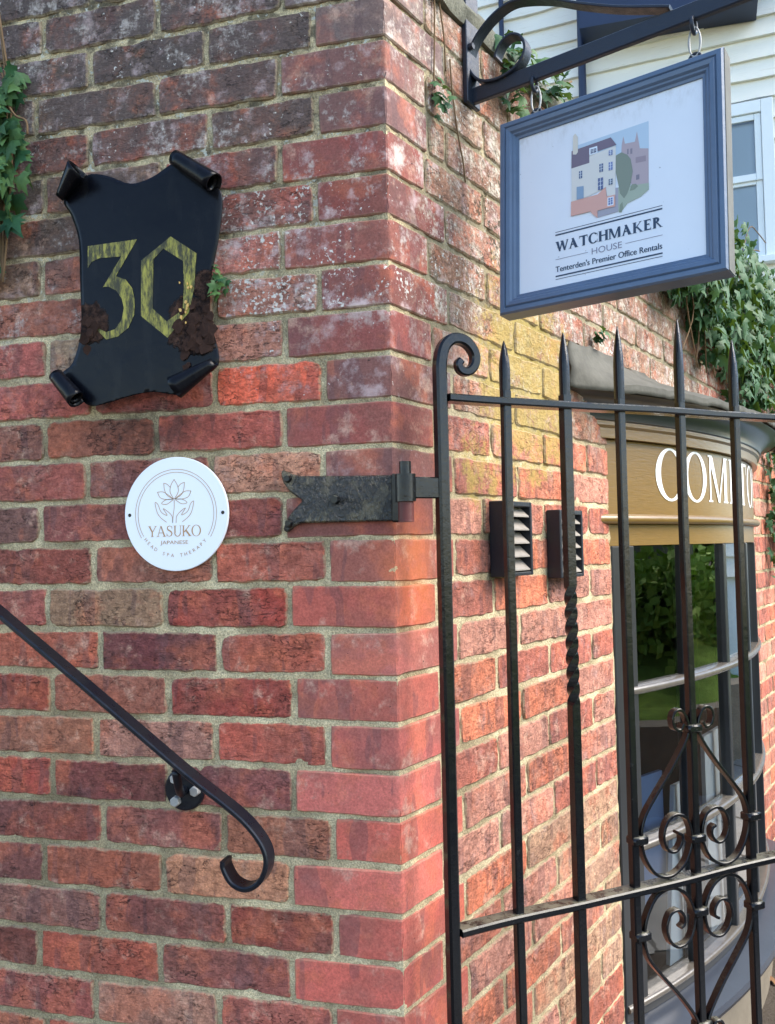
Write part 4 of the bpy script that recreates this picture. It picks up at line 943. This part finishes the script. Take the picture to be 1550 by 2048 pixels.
ILL = [('sky', (165, 197, 222), [(0.2114, 0.081), (0.3444, 0.0773), (0.344, 0.1288), (0.2883, 0.1188), (0.2098, 0.0902)]), ('church', (172, 152, 162), [(0.2976, 0.1216), (0.2985, 0.1045), (0.3015, 0.0902), (0.3042, 0.1041), (0.3211, 0.1059), (0.3248, 0.0891), (0.3278, 0.1087), (0.3293, 0.1199), (0.3437, 0.1244), (0.3432, 0.1865), (0.3173, 0.182), (0.2972, 0.1504)]), ('church_window', (128, 118, 136), [(0.3076, 0.1146), (0.3104, 0.1148), (0.3103, 0.1241), (0.3075, 0.1239)]), ('church_window', (128, 118, 136), [(0.3132, 0.1156), (0.3168, 0.116), (0.3166, 0.1253), (0.3131, 0.125)]), ('church_window', (148, 128, 142), [(0.3221, 0.1334), (0.3394, 0.1352), (0.3393, 0.1451), (0.322, 0.1434)]), ('church_window', (118, 112, 130), [(0.3224, 0.1643), (0.328, 0.1644), (0.3279, 0.1729), (0.3223, 0.1728)]), ('lawn', (152, 170, 148), [(0.2891, 0.177), (0.3435, 0.1838), (0.3434, 0.195), (0.3295, 0.2039), (0.3071, 0.2092), (0.2957, 0.2219), (0.2914, 0.2193)]), ('base', (152, 152, 170), [(0.2553, 0.2208), (0.2914, 0.2193), (0.2919, 0.1778), (0.2718, 0.1721), (0.2554, 0.204)]), ('tree', (118, 134, 116), [(0.2883, 0.1202), (0.2983, 0.1175), (0.3082, 0.1249), (0.3137, 0.1338), (0.3169, 0.1562), (0.3132, 0.1766), (0.3073, 0.1921), (0.3016, 0.1991), (0.2947, 0.1886), (0.292, 0.172), (0.2873, 0.1475)]), ('tree', (122, 140, 118), [(0.3116, 0.189), (0.3145, 0.1784), (0.3215, 0.179), (0.3256, 0.1844), (0.32, 0.1885)]), ('tree', (122, 140, 118), [(0.2928, 0.2211), (0.2944, 0.2086), (0.2987, 0.2041), (0.3, 0.2144), (0.2971, 0.2222)]), ('house', (208, 208, 202), [(0.2088, 0.1185), (0.2414, 0.1193), (0.2415, 0.1074), (0.2885, 0.1028), (0.2868, 0.1908), (0.2724, 0.1868), (0.2704, 0.1717), (0.2379, 0.1788), (0.2084, 0.1804)]), ('roof', (108, 92, 118), [(0.2085, 0.1199), (0.2091, 0.0885), (0.28, 0.0855), (0.2899, 0.1018), (0.2564, 0.1031), (0.2558, 0.0941), (0.2416, 0.0926), (0.2414, 0.1193)]), ('chimney', (208, 202, 186), [(0.2113, 0.0952), (0.2123, 0.0616), (0.2162, 0.0584), (0.2207, 0.0658), (0.2208, 0.0936), (0.2174, 0.0971)]), ('dormer', (215, 230, 245), [(0.2416, 0.0934), (0.2558, 0.0933), (0.2564, 0.1061), (0.2415, 0.1059)]), ('pane', (70, 90, 130), [(0.2438, 0.0963), (0.2543, 0.0965), (0.2542, 0.1039), (0.2438, 0.104)]), ('pane', (60, 90, 140), [(0.2225, 0.1293), (0.2285, 0.1295), (0.2284, 0.1429), (0.2224, 0.1426)]), ('pane', (60, 90, 140), [(0.2594, 0.1272), (0.2662, 0.1274), (0.266, 0.142), (0.2593, 0.1419)]), ('pane', (95, 120, 180), [(0.2761, 0.108), (0.2831, 0.1084), (0.283, 0.1175), (0.276, 0.1171)]), ('pane', (90, 120, 190), [(0.2759, 0.1292), (0.2829, 0.1295), (0.2827, 0.1436), (0.2758, 0.1433)]), ('pane', (60, 90, 150), [(0.2567, 0.1517), (0.2659, 0.1522), (0.2657, 0.1733), (0.2565, 0.1729)]), ('pane', (60, 95, 130), [(0.2756, 0.1589), (0.2825, 0.1592), (0.2824, 0.1693), (0.2755, 0.1691)]), ('door', (112, 152, 188), [(0.2182, 0.1563), (0.2309, 0.158), (0.2307, 0.1798), (0.218, 0.1793)]), ('garden_wall', (216, 152, 134), [(0.2072, 0.2061), (0.2077, 0.1802), (0.2557, 0.18), (0.2704, 0.1703), (0.272, 0.1881), (0.2868, 0.1886), (0.2866, 0.2094), (0.2722, 0.2085), (0.2554, 0.2084), (0.2553, 0.2215), (0.2443, 0.2099), (0.2436, 0.2068)]), ('dormer', (215, 230, 245), [(0.2734, 0.1907), (0.2839, 0.1911), (0.2837, 0.2058), (0.2732, 0.2056)]), ('pane', (80, 110, 180), [(0.2748, 0.1921), (0.2824, 0.1925), (0.2823, 0.204), (0.2747, 0.2041)])]
for i, (nm, c, poly) in enumerate(ILL):
    sign.part('printed_' + nm, flat(tess(poly), lambda o, h, q=i: SP(o, h, PF + .00006 * (q + 1))), pmat(nm, c), parent=pnl)
    if nm == 'pane':
        P = V3(poly); lo = P.min(0); hi = P.max(0); mx = (lo[0] + hi[0]) / 2; bars = [R2(mx - .0004, lo[1], mx + .0004, hi[1])]
        for f in (.33, .66): y = lo[1] + (hi[1] - lo[1]) * f; bars.append(R2(lo[0], y - .0003, hi[0], y + .0003))
        sign.part('printed_glazing', join([flat(q, lambda o, h, r=j: SP(o, h, PF + .0018 + .00005 * r)) for j, q in enumerate(bars)]), pmat('dormer', (215, 230, 245)), parent=pnl)
def sline(x0, x1, h, t, m): sign.part('printed_rule', flat(R2(x0, h - t / 2, x1, h + t / 2), lambda o, hh: SP(o, hh, PF + .0002)), m, parent=pnl)
sline(.1775, .3648, .2330, .0026, M['navy']); sline(.1775, .3648, .2278, .0010, M['navy'])
sline(.1775, .2373, .2772, .0008, M['greyprint']); sline(.3026, .3646, .2772, .0008, M['greyprint'])
sline(.1775, .364, .3075, .0026, M['navy']); sline(.1775, .364, .3128, .0010, M['navy'])
for w in serif('WATCHMAKER', .0182, lambda x, y, l: SP(.1778 + x, .2635 - y, PF + .0002 + l), gap=.05, width=.1866, tk=.23, tn=.11, dz=.00003): sign.part('letter', w, M['navy'], parent=pnl)
sign.part('thin_lettering', flat(fit('HOUSE', .0528, .0110), lambda x, y: SP(.2440 + x, .2828 - y, PF + .0002)), M['greyprint'], parent=pnl)
tag_v, tag_f = fit("Tenterden's Premier Office Rentals", .1856, .0105)
bold = [flat((tag_v, tag_f), lambda x, y, dx=dx, q=j: SP(.1778 + x + dx, .3000 - y, PF + .0002 + q * .00004)) for j, dx in enumerate((-.0003, 0., .0003))]
sign.part('small_lettering', join(bold), M['navy'], parent=pnl)
for o in (.139, .4195):
    e = sign.part('eye_hook', torus(SP(o, -.006, -.02), S_nf, .0095, .0025, 18, 8), M['iron_sign'], smooth=True)
for o in (.1385, .4195):
    lk = Thing('chain_link', SP(o, -.012, -.02), 'bright steel link hanging the sign from its bracket, ' + ('near the wall' if o < .3 else 'at the outer end'), 'chain link', 'links holding the sign')
    c = (KP(o, -.086) + SP(o, -.012, -.02)) / 2
    lk.part('link', torus(c, b, .009, .0022, 26, 8, sx=2.7, along=UPZ), M['steel'], smooth=True)

# ------------------------------------------------------------------ bow window
bow = Thing('bow_window', BW(1.707, -2.4, 0), 'shallow bow shop window with dark glazing bars and a curved fascia lettered COMPTON', 'shop window')
def band(s0, s1, prof, mat, name, seg=48, smooth=30, parent=None, closed=True):
    V = []; k = len(prof); ss = np.linspace(s0, s1, seg + 1)
    for s in ss:
        for r, z in prof: V.append(BW(s, z, r))
    kk = k if closed else k - 1
    F = [(i * k + j, i * k + (j + 1) % k, (i + 1) * k + (j + 1) % k, (i + 1) * k + j) for i in range(seg) for j in range(kk)]
    F += [tuple(range(k)), tuple(seg * k + j for j in range(k))[::-1]]
    return bow.part(name, (V3(V), F), mat, smooth=smooth, parent=parent)
SA, SB = .955, 2.459
fas = band(SA - .02, SB + .02, [(-.06, -.846), (.004, -.846), (.004, -.655), (-.06, -.655)], M['fascia'], 'fascia')
def halfround(z, r, r0, k=9): return [(-.05, z - r)] + [(r0 + r * math.cos(w), z + r * math.sin(w)) for w in np.linspace(-math.pi / 2, math.pi / 2, k)] + [(-.05, z + r)]
band(SA - .08, SB + .08, halfround(-.857, .0125, .012), M['fascia'], 'bead')
band(SA - .02, SB + .02, [(-.06, -.925), (.002, -.925), (.002, -.871), (-.06, -.871)], M['fascia'], 'head_rail')
band(SA - .09, SB + .09, [(-.06, -.653), (.022, -.653), (.022, -.628), (.030, -.622), (.030, -.612), (-.06, -.612)], M['fascia'], 'cornice_fillet')
cove = [(-.06, -.611), (.032, -.611)] + [(.085 - .050 * math.cos(w), -.609 + .050 * math.sin(w)) for w in np.linspace(0, math.pi / 2, 8)] + [(.098, -.556), (.100, -.541), (.092, -.537), (-.06, -.537)]
band(.70, SB + .25, cove, M['joinery'], 'cornice')
led = [(.108, -.552), (.106, -.533), (.05, -.505), (-.03, -.455), (-.14, -.41), (-.15, -.45), (.04, -.52), (.098, -.5385)]
def lead_sheet():
    S = np.linspace(.735, SB + .22, 80); V = []
    rows = [(1.0, -.556, .110), (1.0, -.545, .113), (1.0, -.535, .108), (.72, -.515, .0), (.40, -.490, .0), (.10, -.466, .0), (.0, -.452, .0)]
    for s_ in S:
        lip = BW(s_, -.54, .108); wl = BP(float(lip @ b), -.54, .010); fl = lip - wl
        if fl @ n < .004: fl = n * .004
        for f, z, _ in rows: V.append(wl + fl * f + UPZ * (z + .54 + float(vnoise(s_ * 8, f * 3, 0)) * .018 * (1.2 - f) + float(vnoise(s_ * 40, f * 7, 2)) * .008) + n * float(vnoise(s_ * 26, f * 9, 1)) * .010)
    k = len(rows); return V3(V), [(i * k + j, (i + 1) * k + j, (i + 1) * k + j + 1, i * k + j + 1) for i in range(79) for j in range(k - 1)]
lo = bow.part('lead_flashing', lead_sheet(), M['lead'], smooth=40); q_ = lo.modifiers.new('thickness', 'SOLIDIFY'); q_.thickness = .003; q_.offset = 0
# frame
band(SA, SB, [(-.055, -2.105), (.004, -2.105), (.004, -2.068), (-.055, -2.068)], M['joinery'], 'bottom_rail')
band(SA, SB, halfround(-2.074, .009, .006), M['joinery_light'], 'glazing_bead')
for z in (-1.297, -1.694):
    band(SA + .03, SB - .03, [(-.03, z - .012), (.0, z - .012)] + [(.003 + .010 * math.cos(w), z + .011 * math.sin(w)) for w in np.linspace(-1.4, 1.4, 7)] + [(.0, z + .012), (-.03, z + .012)], M['joinery_light'], 'glazing_bar')
LI = [SA + .040 + i * (SB - SA - .08) / 5 for i in range(6)]
def upright(s, w, r0, r1, z0, z1, m, name):
    bow.part(name, bevel(hexa([BW(s - w, z0, r0), BW(s + w, z0, r0), BW(s + w, z0, r1), BW(s - w, z0, r1), BW(s - w, z1, r0), BW(s + w, z1, r0), BW(s + w, z1, r1), BW(s - w, z1, r1)]), .0025), m, smooth=30)
upright(SA + .036, .042, -.06, .006, -2.104, -.926, M['joinery'], 'jamb'); upright(SB - .018, .024, -.06, .006, -2.104, -.926, M['joinery'], 'jamb')
for s in LI[1:-1]: upright(s, .011, -.034, .0035, -2.067, -.926, M['joinery'], 'mullion')
ZR = [-2.066, -1.706, -1.682, -1.309, -1.285, -.927]
for i in range(5):
    for j in range(3):
        s0, s1 = LI[i] + .011, LI[i + 1] - .011; z0, z1 = ZR[2 * j], ZR[2 * j + 1]
        if i == 0: s0 = SA + .079
        if i == 4: s1 = SB - .043
        t_ = rng.uniform(-.0012, .0012, 4)
        V = [BW(s0, z0, -.012 + t_[0]), BW(s1, z0, -.012 + t_[1]), BW(s1, z1, -.012 + t_[2]), BW(s0, z1, -.012 + t_[3])]
        bow.part('pane', (V3(V), [(0, 1, 2, 3)]), M['glass'])
# sill and apron
band(SA - .06, SB + .06, [(-.06, -2.150), (.085, -2.162), (.092, -2.146), (.088, -2.132), (.006, -2.107), (-.06, -2.107)], M['sill'], 'sill')
band(SA - .01, SB + .01, [(-.06, -2.4), (.012, -2.4), (.012, -2.158), (-.06, -2.152)], M['stone'], 'apron')
for w in serif('COMPTON', .138, lambda x, y, l: BW(1.137 + x, -.8025 + y, .0052 + l), gap=.075, width=1.06, tk=.16, tn=.06, dz=.0001): bow.part('letter', w, M['white'], parent=fas, label='white painted serif capital')
# shop interior seen through the glass
room = Thing('shop_display', BP(1.7, -2.4, -.4), 'pale boards and a blue card standing in the dark shop window display', 'display')
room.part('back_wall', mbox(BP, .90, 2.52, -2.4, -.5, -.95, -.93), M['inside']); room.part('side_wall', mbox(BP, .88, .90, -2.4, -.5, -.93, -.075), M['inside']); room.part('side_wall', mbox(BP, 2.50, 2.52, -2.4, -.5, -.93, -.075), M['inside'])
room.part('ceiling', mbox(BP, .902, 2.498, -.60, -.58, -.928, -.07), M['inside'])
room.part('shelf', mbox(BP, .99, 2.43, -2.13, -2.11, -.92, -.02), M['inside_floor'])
def leaner(s0, s1, t0, t1, z0, z1, r0, r1, t, m, name):
    vf = hexa([BW(s0, z0, r0), BW(s1, z0, r0), BW(s1, z0, r0 - t), BW(s0, z0, r0 - t), BW(t0, z1, r1), BW(t1, z1, r1), BW(t1, z1, r1 - t), BW(t0, z1, r1 - t)]); room.part(name, vf, m)
leaner(1.20, 1.36, 1.27, 1.36, -2.066, -1.60, -.040, -.050, .012, M['card'], 'white_board')
leaner(1.46, 1.66, 1.48, 1.72, -2.066, -1.50, -.040, -.05, .012, M['card'], 'white_board')
leaner(1.06, 1.26, 1.06, 1.26, -1.90, -1.56, -.075, -.08, .012, M['bluecard'], 'blue_card')
leaner(2.06, 2.3, 2.1, 2.34, -2.108, -1.5, -.09, -.11, .012, M['inside_floor'], 'grey_board')

# ------------------------------------------------------------------ weatherboarded house behind
house = Thing('weatherboarded_house', HP(0, -2.4), 'white weatherboarded house rising behind the garden wall', 'house')
W0, W1 = -2.6, 2.4
house.part('wall', mbox(HP, W0, W1, -2.4, 4.4, -.30, -.02), M['trim'])
z = -1.2; k = 0
WX0, WX1, WZ0, WZ1 = -.06, .83, 1.10, 2.25
while z < 4.3:
    pieces = [(W0, W1)] if (z + .15 <= WZ0 + .02 or z >= WZ1 - .02) else [(W0, WX0), (WX1, W1)]
    for a0, a1 in pieces:
        m = int((a1 - a0) / .12) + 1; V = []
        for i in range(m + 1):
            a = a0 + (a1 - a0) * i / m; wv = float(vnoise(a * 2.2, k * 3.1, 0)) * .016 + float(vnoise(a * 7, k * 5.7, 1)) * .006
            V += [HP(a, z + wv, .0), HP(a, z + wv, .034 + float(vnoise(a * 5, k * 2.2, 2)) * .010), HP(a, z + .165, .004), HP(a, z + .165, -.01)]
        F = [(i * 4 + j, i * 4 + (j + 1) % 4, i * 4 + 4 + (j + 1) % 4, i * 4 + 4 + j) for i in range(m) for j in range(4)] + [(3, 2, 1, 0), tuple(m * 4 + j for j in range(4))]
        house.part('weatherboard', (V3(V), F), M['boards'])
    z += .1505; k += 1
win = house.part('window', join([mbox(HP, WX0, WX0 + .08, WZ0, WZ1, -.02, .045, .004), mbox(HP, WX1 - .08, WX1, WZ0, WZ1, -.02, .045, .004), mbox(HP, WX0 + .081, WX1 - .081, WZ1 - .09, WZ1, -.02, .045, .004), mbox(HP, WX0 - .03, WX1 + .03, WZ0 - .05, WZ0 - .001, -.02, .09, .004)]), M['trim'], smooth=30)
for z0, z1, o in ((WZ0 + .002, 1.69, .0), (1.67, WZ1 - .092, .018)):
    ss = join([mbox(HP, WX0 + .082, WX0 + .125, z0, z1, o - .015, o + .012, .003), mbox(HP, WX1 - .125, WX1 - .082, z0, z1, o - .015, o + .012, .003), mbox(HP, WX0 + .126, WX1 - .126, z0, z0 + .05, o - .015, o + .012, .003), mbox(HP, WX0 + .126, WX1 - .126, z1 - .045, z1, o - .015, o + .012, .003)])
    house.part('sash', ss, M['trim'], parent=win, smooth=30)
    wm = (WX0 + WX1) / 2
    for a0, a1 in ((WX0 + .127, wm - .011), (wm + .011, WX1 - .127)):
        house.part('pane', (V3([HP(a0, z0 + .051, o), HP(a1, z0 + .051, o), HP(a1, z1 - .046, o), HP(a0, z1 - .046, o)]), [(0, 1, 2, 3)]), M['glass'], parent=win)
    house.part('sash_bar', mbox(HP, wm - .010, wm + .010, z0 + .051, z1 - .046, o - .01, o + .01), M['trim'], parent=win)
house.part('window_blind', mbox(HP, WX0 + .09, WX1 - .09, WZ0 + .01, WZ1 - .1, -.0195, -.0175), pmat('blind', (176, 202, 226)), parent=win)
# dark projecting bay base and downpipes
bay = join([(V3([HP(-.475, 2.925, .02), HP(.745, 2.845, .02), HP(.745, 2.845, .30), HP(-.475, 2.925, .30), HP(-.475, 4.4, .02), HP(.745, 4.4, .02), HP(.745, 4.4, .30), HP(-.475, 4.4, .30)]), hexa([(0, 0, 0)] * 8)[1])])
house.part('bay_base', bay, M['darkbay'])
house.part('downpipe', cyl(HP(-.505, -2.4, .075), HP(-.49, 4.3, .075), .030, k=14), M['darkbay'], smooth=40)
house.part('downpipe', cyl(HP(-1.125, -2.4, .07), HP(-1.115, 4.3, .07), .020, k=14), M['darkbay'], smooth=40)

# ------------------------------------------------------------------ ivy
def leaf_mesh(name, seed):
    r = random.Random(seed)
    out = [(0, -.10), (-.30, -.22), (-.52, -.02), (-.30, .10), (-.46, .42), (-.17, .42), (0, 1.0), (.17, .42), (.46, .42), (.30, .10), (.52, -.02), (.30, -.22)]
    out = [(x * r.uniform(.85, 1.15), y * r.uniform(.9, 1.1)) for x, y in out]
    V = [(0, .15, .05)] + [(x, y, -.28 * abs(x) + r.uniform(-.06, .06) - .14 * max(0, y) ** 2) for x, y in out]
    F = [(0, i + 1, (i + 1) % len(out) + 1) for i in range(len(out))]
    me = bpy.data.meshes.new(name); me.from_pydata(V, [], F); me.materials.append(M['leaf']); me.shade_smooth(); return me
LEAVES = [leaf_mesh('ivy_leaf', i) for i in range(5)]
def leaf_mat(p, nrm, size, r, droop=1.0):
    nrm = Vector(nrm) + Vector((r.gauss(0, .45), r.gauss(0, .45), r.gauss(.25, .4))); nrm.normalize()
    dn = Vector((r.gauss(0, .5), r.gauss(0, .5), -droop)); dn = dn - nrm * dn.dot(nrm); dn.normalize()
    x = dn.cross(nrm)
    R = Matrix((x, dn, nrm)).transposed().to_4x4()
    return Matrix.Translation(Vector(p)) @ R @ Matrix.Diagonal((size, size, size, 1))
def ivy(name, label, base, pts, n_obj, sizes, seed, normal, stems, cat='ivy'):
    t = Thing(name, base, label, cat); r = random.Random(seed); bi = Matrix.Translation(Vector(-t.base))
    mats = [leaf_mat(p, normal, r.uniform(*sizes), r) for p in pts]
    for i, m in enumerate(mats[:n_obj]):
        o = bpy.data.objects.new('leaf', LEAVES[i % 5]); C.objects.link(o); o.parent = t.o; o.matrix_local = bi @ m
    if len(mats) > n_obj:
        V = []; F = []; k = 0
        for i, m in enumerate(mats[n_obj:]):
            me = LEAVES[i % 5]; V += [tuple(m @ v.co) for v in me.vertices]; F += [tuple(q + k for q in f.vertices) for f in me.polygons]; k += len(me.vertices)
        t.part('inner_leaves', (V3(V), F), M['leaf'], smooth=True, kind='stuff')
    for p in stems:
        t.part('stem', sweep(smooth_path(p, 4), circ_prof(.0022, 6), (.3, .4, .86)), M['stem'], smooth=True)
    return t
r = random.Random(3)
pts = []
while len(pts) < 230:
    z = r.uniform(-.40, -.02); w = .062 + .02 * math.sin(z * 26 + 1) - (.04 if z < -.33 else 0)
    u = -.86 + r.random() * (.86 - .735 + w)
    pts.append(AWP(u, z, r.uniform(.012, .06)))
pts.sort(key=lambda p: -p[0])
st = [[AWP(-.75 + r.uniform(-.03, .02), .1, .012), AWP(-.73 + r.uniform(-.03, .03), -.1, .012), AWP(-.72 + r.uniform(-.03, .03), -.28, .014), AWP(-.72, -.42, .02)] for _ in range(4)]
st.append([AWP(-.70, -.10, .03), AWP(-.68, -.125, .035), AWP(-.655, -.14, .04), AWP(-.652, -.165, .04)])
ivy('ivy', 'dark green ivy hanging down the left edge of the brick wall', WP(-.74, -.45, .02), pts, 230, (.028, .050), 11, nA, st)
pts = []; back = []
while len(pts) < 2300:
    s = r.uniform(1.22, 3.35); q = (s - 1.22) / 1.0
    top = .10 + .10 * min(q, 1.2) + .05 * math.sin(s * 7); bot = -.07 - .33 * min(max(q, 0), .85) + .05 * math.sin(s * 17) + .03 * math.sin(s * 41)
    if s > 2.75: bot = -1.15 + .2 * math.sin(s * 9)
    if s > 2.95: bot = -1.25
    z = r.uniform(bot, top)
    if z > .08 and r.random() < .35: continue
    f = r.random()
    pts.append(BP(s, z, .015 + f * (.06 + .08 * max(0, 1 - abs(z) * 2))))
pts.sort(key=lambda p: float((p - V3(CAM)) @ (p - V3(CAM))) - 6.0 * float(p @ n))
st = []
for i in range(14):
    s = r.uniform(1.45, 3.0); st.append([BP(s, .13, .02), BP(s + r.uniform(-.08, .08), -.02, .05), BP(s + r.uniform(-.1, .1), -.18, .05), BP(s + r.uniform(-.15, .15), -.36, .04)])
st.append([BP(2.3, .20, .05), BP(2.45, .34, .05), BP(2.6, .36, .05), BP(2.8, .38, .04)]); st.append([BP(2.35, .20, .05), BP(2.5, .26, .05), BP(2.62, .29, .05)])
ivy('ivy', 'mass of trailing ivy spilling over the wall top above the bow window', BP(2.2, -.4, .05), pts, 300, (.034, .062), 12, n, st)
pts = [BP(r.uniform(.37, .66), .085 + r.gauss(0, .022), r.uniform(.01, .07)) for _ in range(58)] + [BP(r.uniform(.36, .46), r.uniform(-.02, .08), r.uniform(.01, .05)) for _ in range(26)]
ivy('ivy', 'small clump of bright ivy on the wall top behind the sign bracket', BP(.5, .03, .03), pts, 90, (.022, .042), 13, n * .6 + nA * .2 + UPZ * .5, [[BP(.52, .09, .03), BP(.62, .15, .05), BP(.70, .19, .06)], [BP(.60, .09, .03), BP(.66, .13, .05)]])
def weed(label, base, normal, cnt, size, seed):
    r = random.Random(seed); pts = [V3(base) + V3([r.gauss(0, .008), r.gauss(0, .006), r.gauss(-.008, .013)]) + V3(normal) * r.uniform(.002, .02) for _ in range(cnt)]
    ivy('weed', label, base, pts, cnt, size, seed, V3(normal) + UPZ * .4, [], 'weed')
weed('tiny green weed sprouting beside the number plate', AWP(-.292, -.455, .012), nA, 16, (.012, .024), 21)
weed('tiny green weed rooted in the right face below the bracket foot', BP(.142, -.125, .008), n, 18, (.012, .024), 22)
weed('tiny weed growing in the mortar above the lead flashing', BP(.86, -.40, .01), n, 16, (.016, .030), 23)
# dead runners of creeper on the right face
cr = Thing('dead_creeper', BP(.17, -.15, 0), 'dry leafless creeper stems clinging to the brick right of the corner', 'creeper')
for pth in ([(.148, .12), (.150, .05), (.147, -.02), (.143, -.08), (.146, -.10)], [(.16, .10), (.172, .05), (.181, .01), (.184, -.05)], [(.20, -.02), (.206, -.08), (.222, -.15), (.240, -.20), (.246, -.235)]):
    cr.part('stem', sweep(smooth_path([BP(s, z, .0045) for s, z in pth], 6), circ_prof(.0016, 6), (.3, .4, .86)), M['stem'], smooth=True)

# ------------------------------------------------------------------ ground litter by the shop window
DRY = [m_.copy() for m_ in LEAVES[:3]]
for m_ in DRY: m_.materials.clear(); m_.materials.append(mat_plain('dry_leaf', lin((122, 90, 62)), .8, .4, 60, .4, .2))
def litter(base, label, cnt, seed):
    r = random.Random(seed)
    for i in range(cnt):
        o = bpy.data.objects.new('fallen_leaf', DRY[i % 3]); C.objects.link(o)
        o.location = (base[0] + r.uniform(-.28, .3), base[1] + r.uniform(-.4, .5), .012 + r.uniform(0, .006)); o.rotation_euler = (r.uniform(-.5, .5), r.uniform(-.5, .5), r.uniform(0, 6.28)); q = r.uniform(.03, .06); o.scale = (q, q, q)
        tag(o, label, 'leaf', 'fallen leaves by the shop window')

# ------------------------------------------------------------------ the other side of the lane (mirrored in the panes)
bank = Thing('grass_bank', (3.9, 2.5, 0), 'grassy bank across the lane from the shop window', 'bank')
xs = np.linspace(2.7, 9.0, 60); ys = np.linspace(-4, 11, 120); V = []
for x in xs:
    for y in ys: V.append((x, y, min(1.0, .40 + (x - 2.7) * .20) + float(vnoise(x * 1.7, y * 1.7, 0)) * .22 + float(vnoise(x * 6, y * 6, 1)) * .09))
F = [(i * 120 + j, (i + 1) * 120 + j, (i + 1) * 120 + j + 1, i * 120 + j + 1) for i in range(59) for j in range(119)]
bank.part('turf', (V3(V), F), M['grass'], smooth=True)
lw = Thing('stone_kerb_wall', (2.65, 2.5, 0), 'low rubble stone wall holding up the bank across the lane', 'wall')
lw.part('core', hexa([(2.62, -4, 0), (2.78, -4, 0), (2.78, 11, 0), (2.62, 11, 0), (2.62, -4, .5), (2.78, -4, .5), (2.78, 11, .5), (2.62, 11, .5)]), M['stone'])
for i, (x, y, hgt, w) in enumerate(((4.6, 2.75, 1.55, .55), (5.2, 4.6, 1.5, .6))):
    gs = Thing('headstone', (x, y, .8), ('leaning grey headstone on the bank across the lane, ' + ('the nearer one' if i == 0 else 'the farther one')), 'headstone', 'headstones on the bank')
    prof = [(-w / 2, .7), (w / 2, .7), (w / 2, hgt), (w * .36, hgt + .10), (w * .2, hgt + .20), (0, hgt + .24), (-w * .2, hgt + .20), (-w * .36, hgt + .10), (-w / 2, hgt)]
    gs.part('slab', polygon_slab(prof, lambda a, zz, o=0.0, x=x, y=y: V3([x + o + .02 * zz, y + a, zz]), -.06, .06, .015), M['stone'], smooth=30)
def bush(name, label, c, rad, cnt, seed):
    r = random.Random(seed); t = Thing(name, (c[0], c[1], 0), label, 'shrub'); V = []; F = []
    for i in range(cnt):
        d = Vector((r.gauss(0, 1), r.gauss(0, 1), r.gauss(0, 1))).normalized(); k = r.uniform(.55, 1.0) * (1 + .25 * math.sin(d.x * 5 + seed) * math.cos(d.z * 4))
        p = Vector(c) + Vector((d.x * rad[0], d.y * rad[1], d.z * rad[2])) * k
        a = Vector((r.gauss(0, 1), r.gauss(0, 1), r.gauss(0, 1))).normalized(); e = a.orthogonal().normalized() * .05; g = a.cross(e).normalized() * .035; q = len(V)
        V += [tuple(p - e), tuple(p + g), tuple(p + e), tuple(p - g)]; F.append((q, q + 1, q + 2, q + 3))
    t.part('dark_core', (lambda q: (q[0] * V3(rad) * .62 + V3(c), q[1]))(torus((0, 0, 0), (0, 0, 1), .5, .5, 16, 10)), M['hedge_dark'], smooth=True)  # dark inner mesh stands in for the shade between the leaves
    t.part('foliage', (V3(V), F), M['hedge'], kind='stuff'); t.part('trunk', cyl((c[0], c[1], .2), (c[0], c[1], c[2]), .05, .03, 8), M['bark'])
bush('shrub', 'rounded green shrub on the bank across the lane, nearest the corner', (3.7, 1.2, .95), (.55, .8, .55), 3000, 5)
bush('shrub', 'broad green shrub in the middle of the bank across the lane', (4.0, 2.9, 1.0), (.6, .8, .5), 3000, 7)
bush('shrub', 'loose green shrub at the far end of the bank across the lane', (3.9, 4.7, .95), (.6, .9, .55), 3000, 8)
bush('shrub', 'tall dark shrub at the back of the bank across the lane', (6.2, 6.0, 1.6), (1.0, 1.3, 1.1), 2600, 6)
shed = Thing('timber_shed', (7.6, 3.5, 0), 'ochre timber shed standing beyond the bank across the lane', 'shed')
for i in range(30):
    y = .6 + i * .2; shed.part('board', hexa([(7.5, y, .6), (7.53, y, .6), (7.53, y + .19, .6), (7.5, y + .19, .6), (7.5, y, 3.0), (7.53, y, 3.0), (7.53, y + .19, 3.0), (7.5, y + .19, 3.0)]), M['ochre'])
shed.part('frame', hexa([(7.54, .6, .6), (9.5, .6, .6), (9.5, 6.6, .6), (7.54, 6.6, .6), (7.54, .6, 2.99), (9.5, .6, 2.99), (9.5, 6.6, 2.99), (7.54, 6.6, 2.99)]), M['bark'])
litter((.92, 1.85), 'dry fallen leaf on the ground below the shop window', 12, 31)
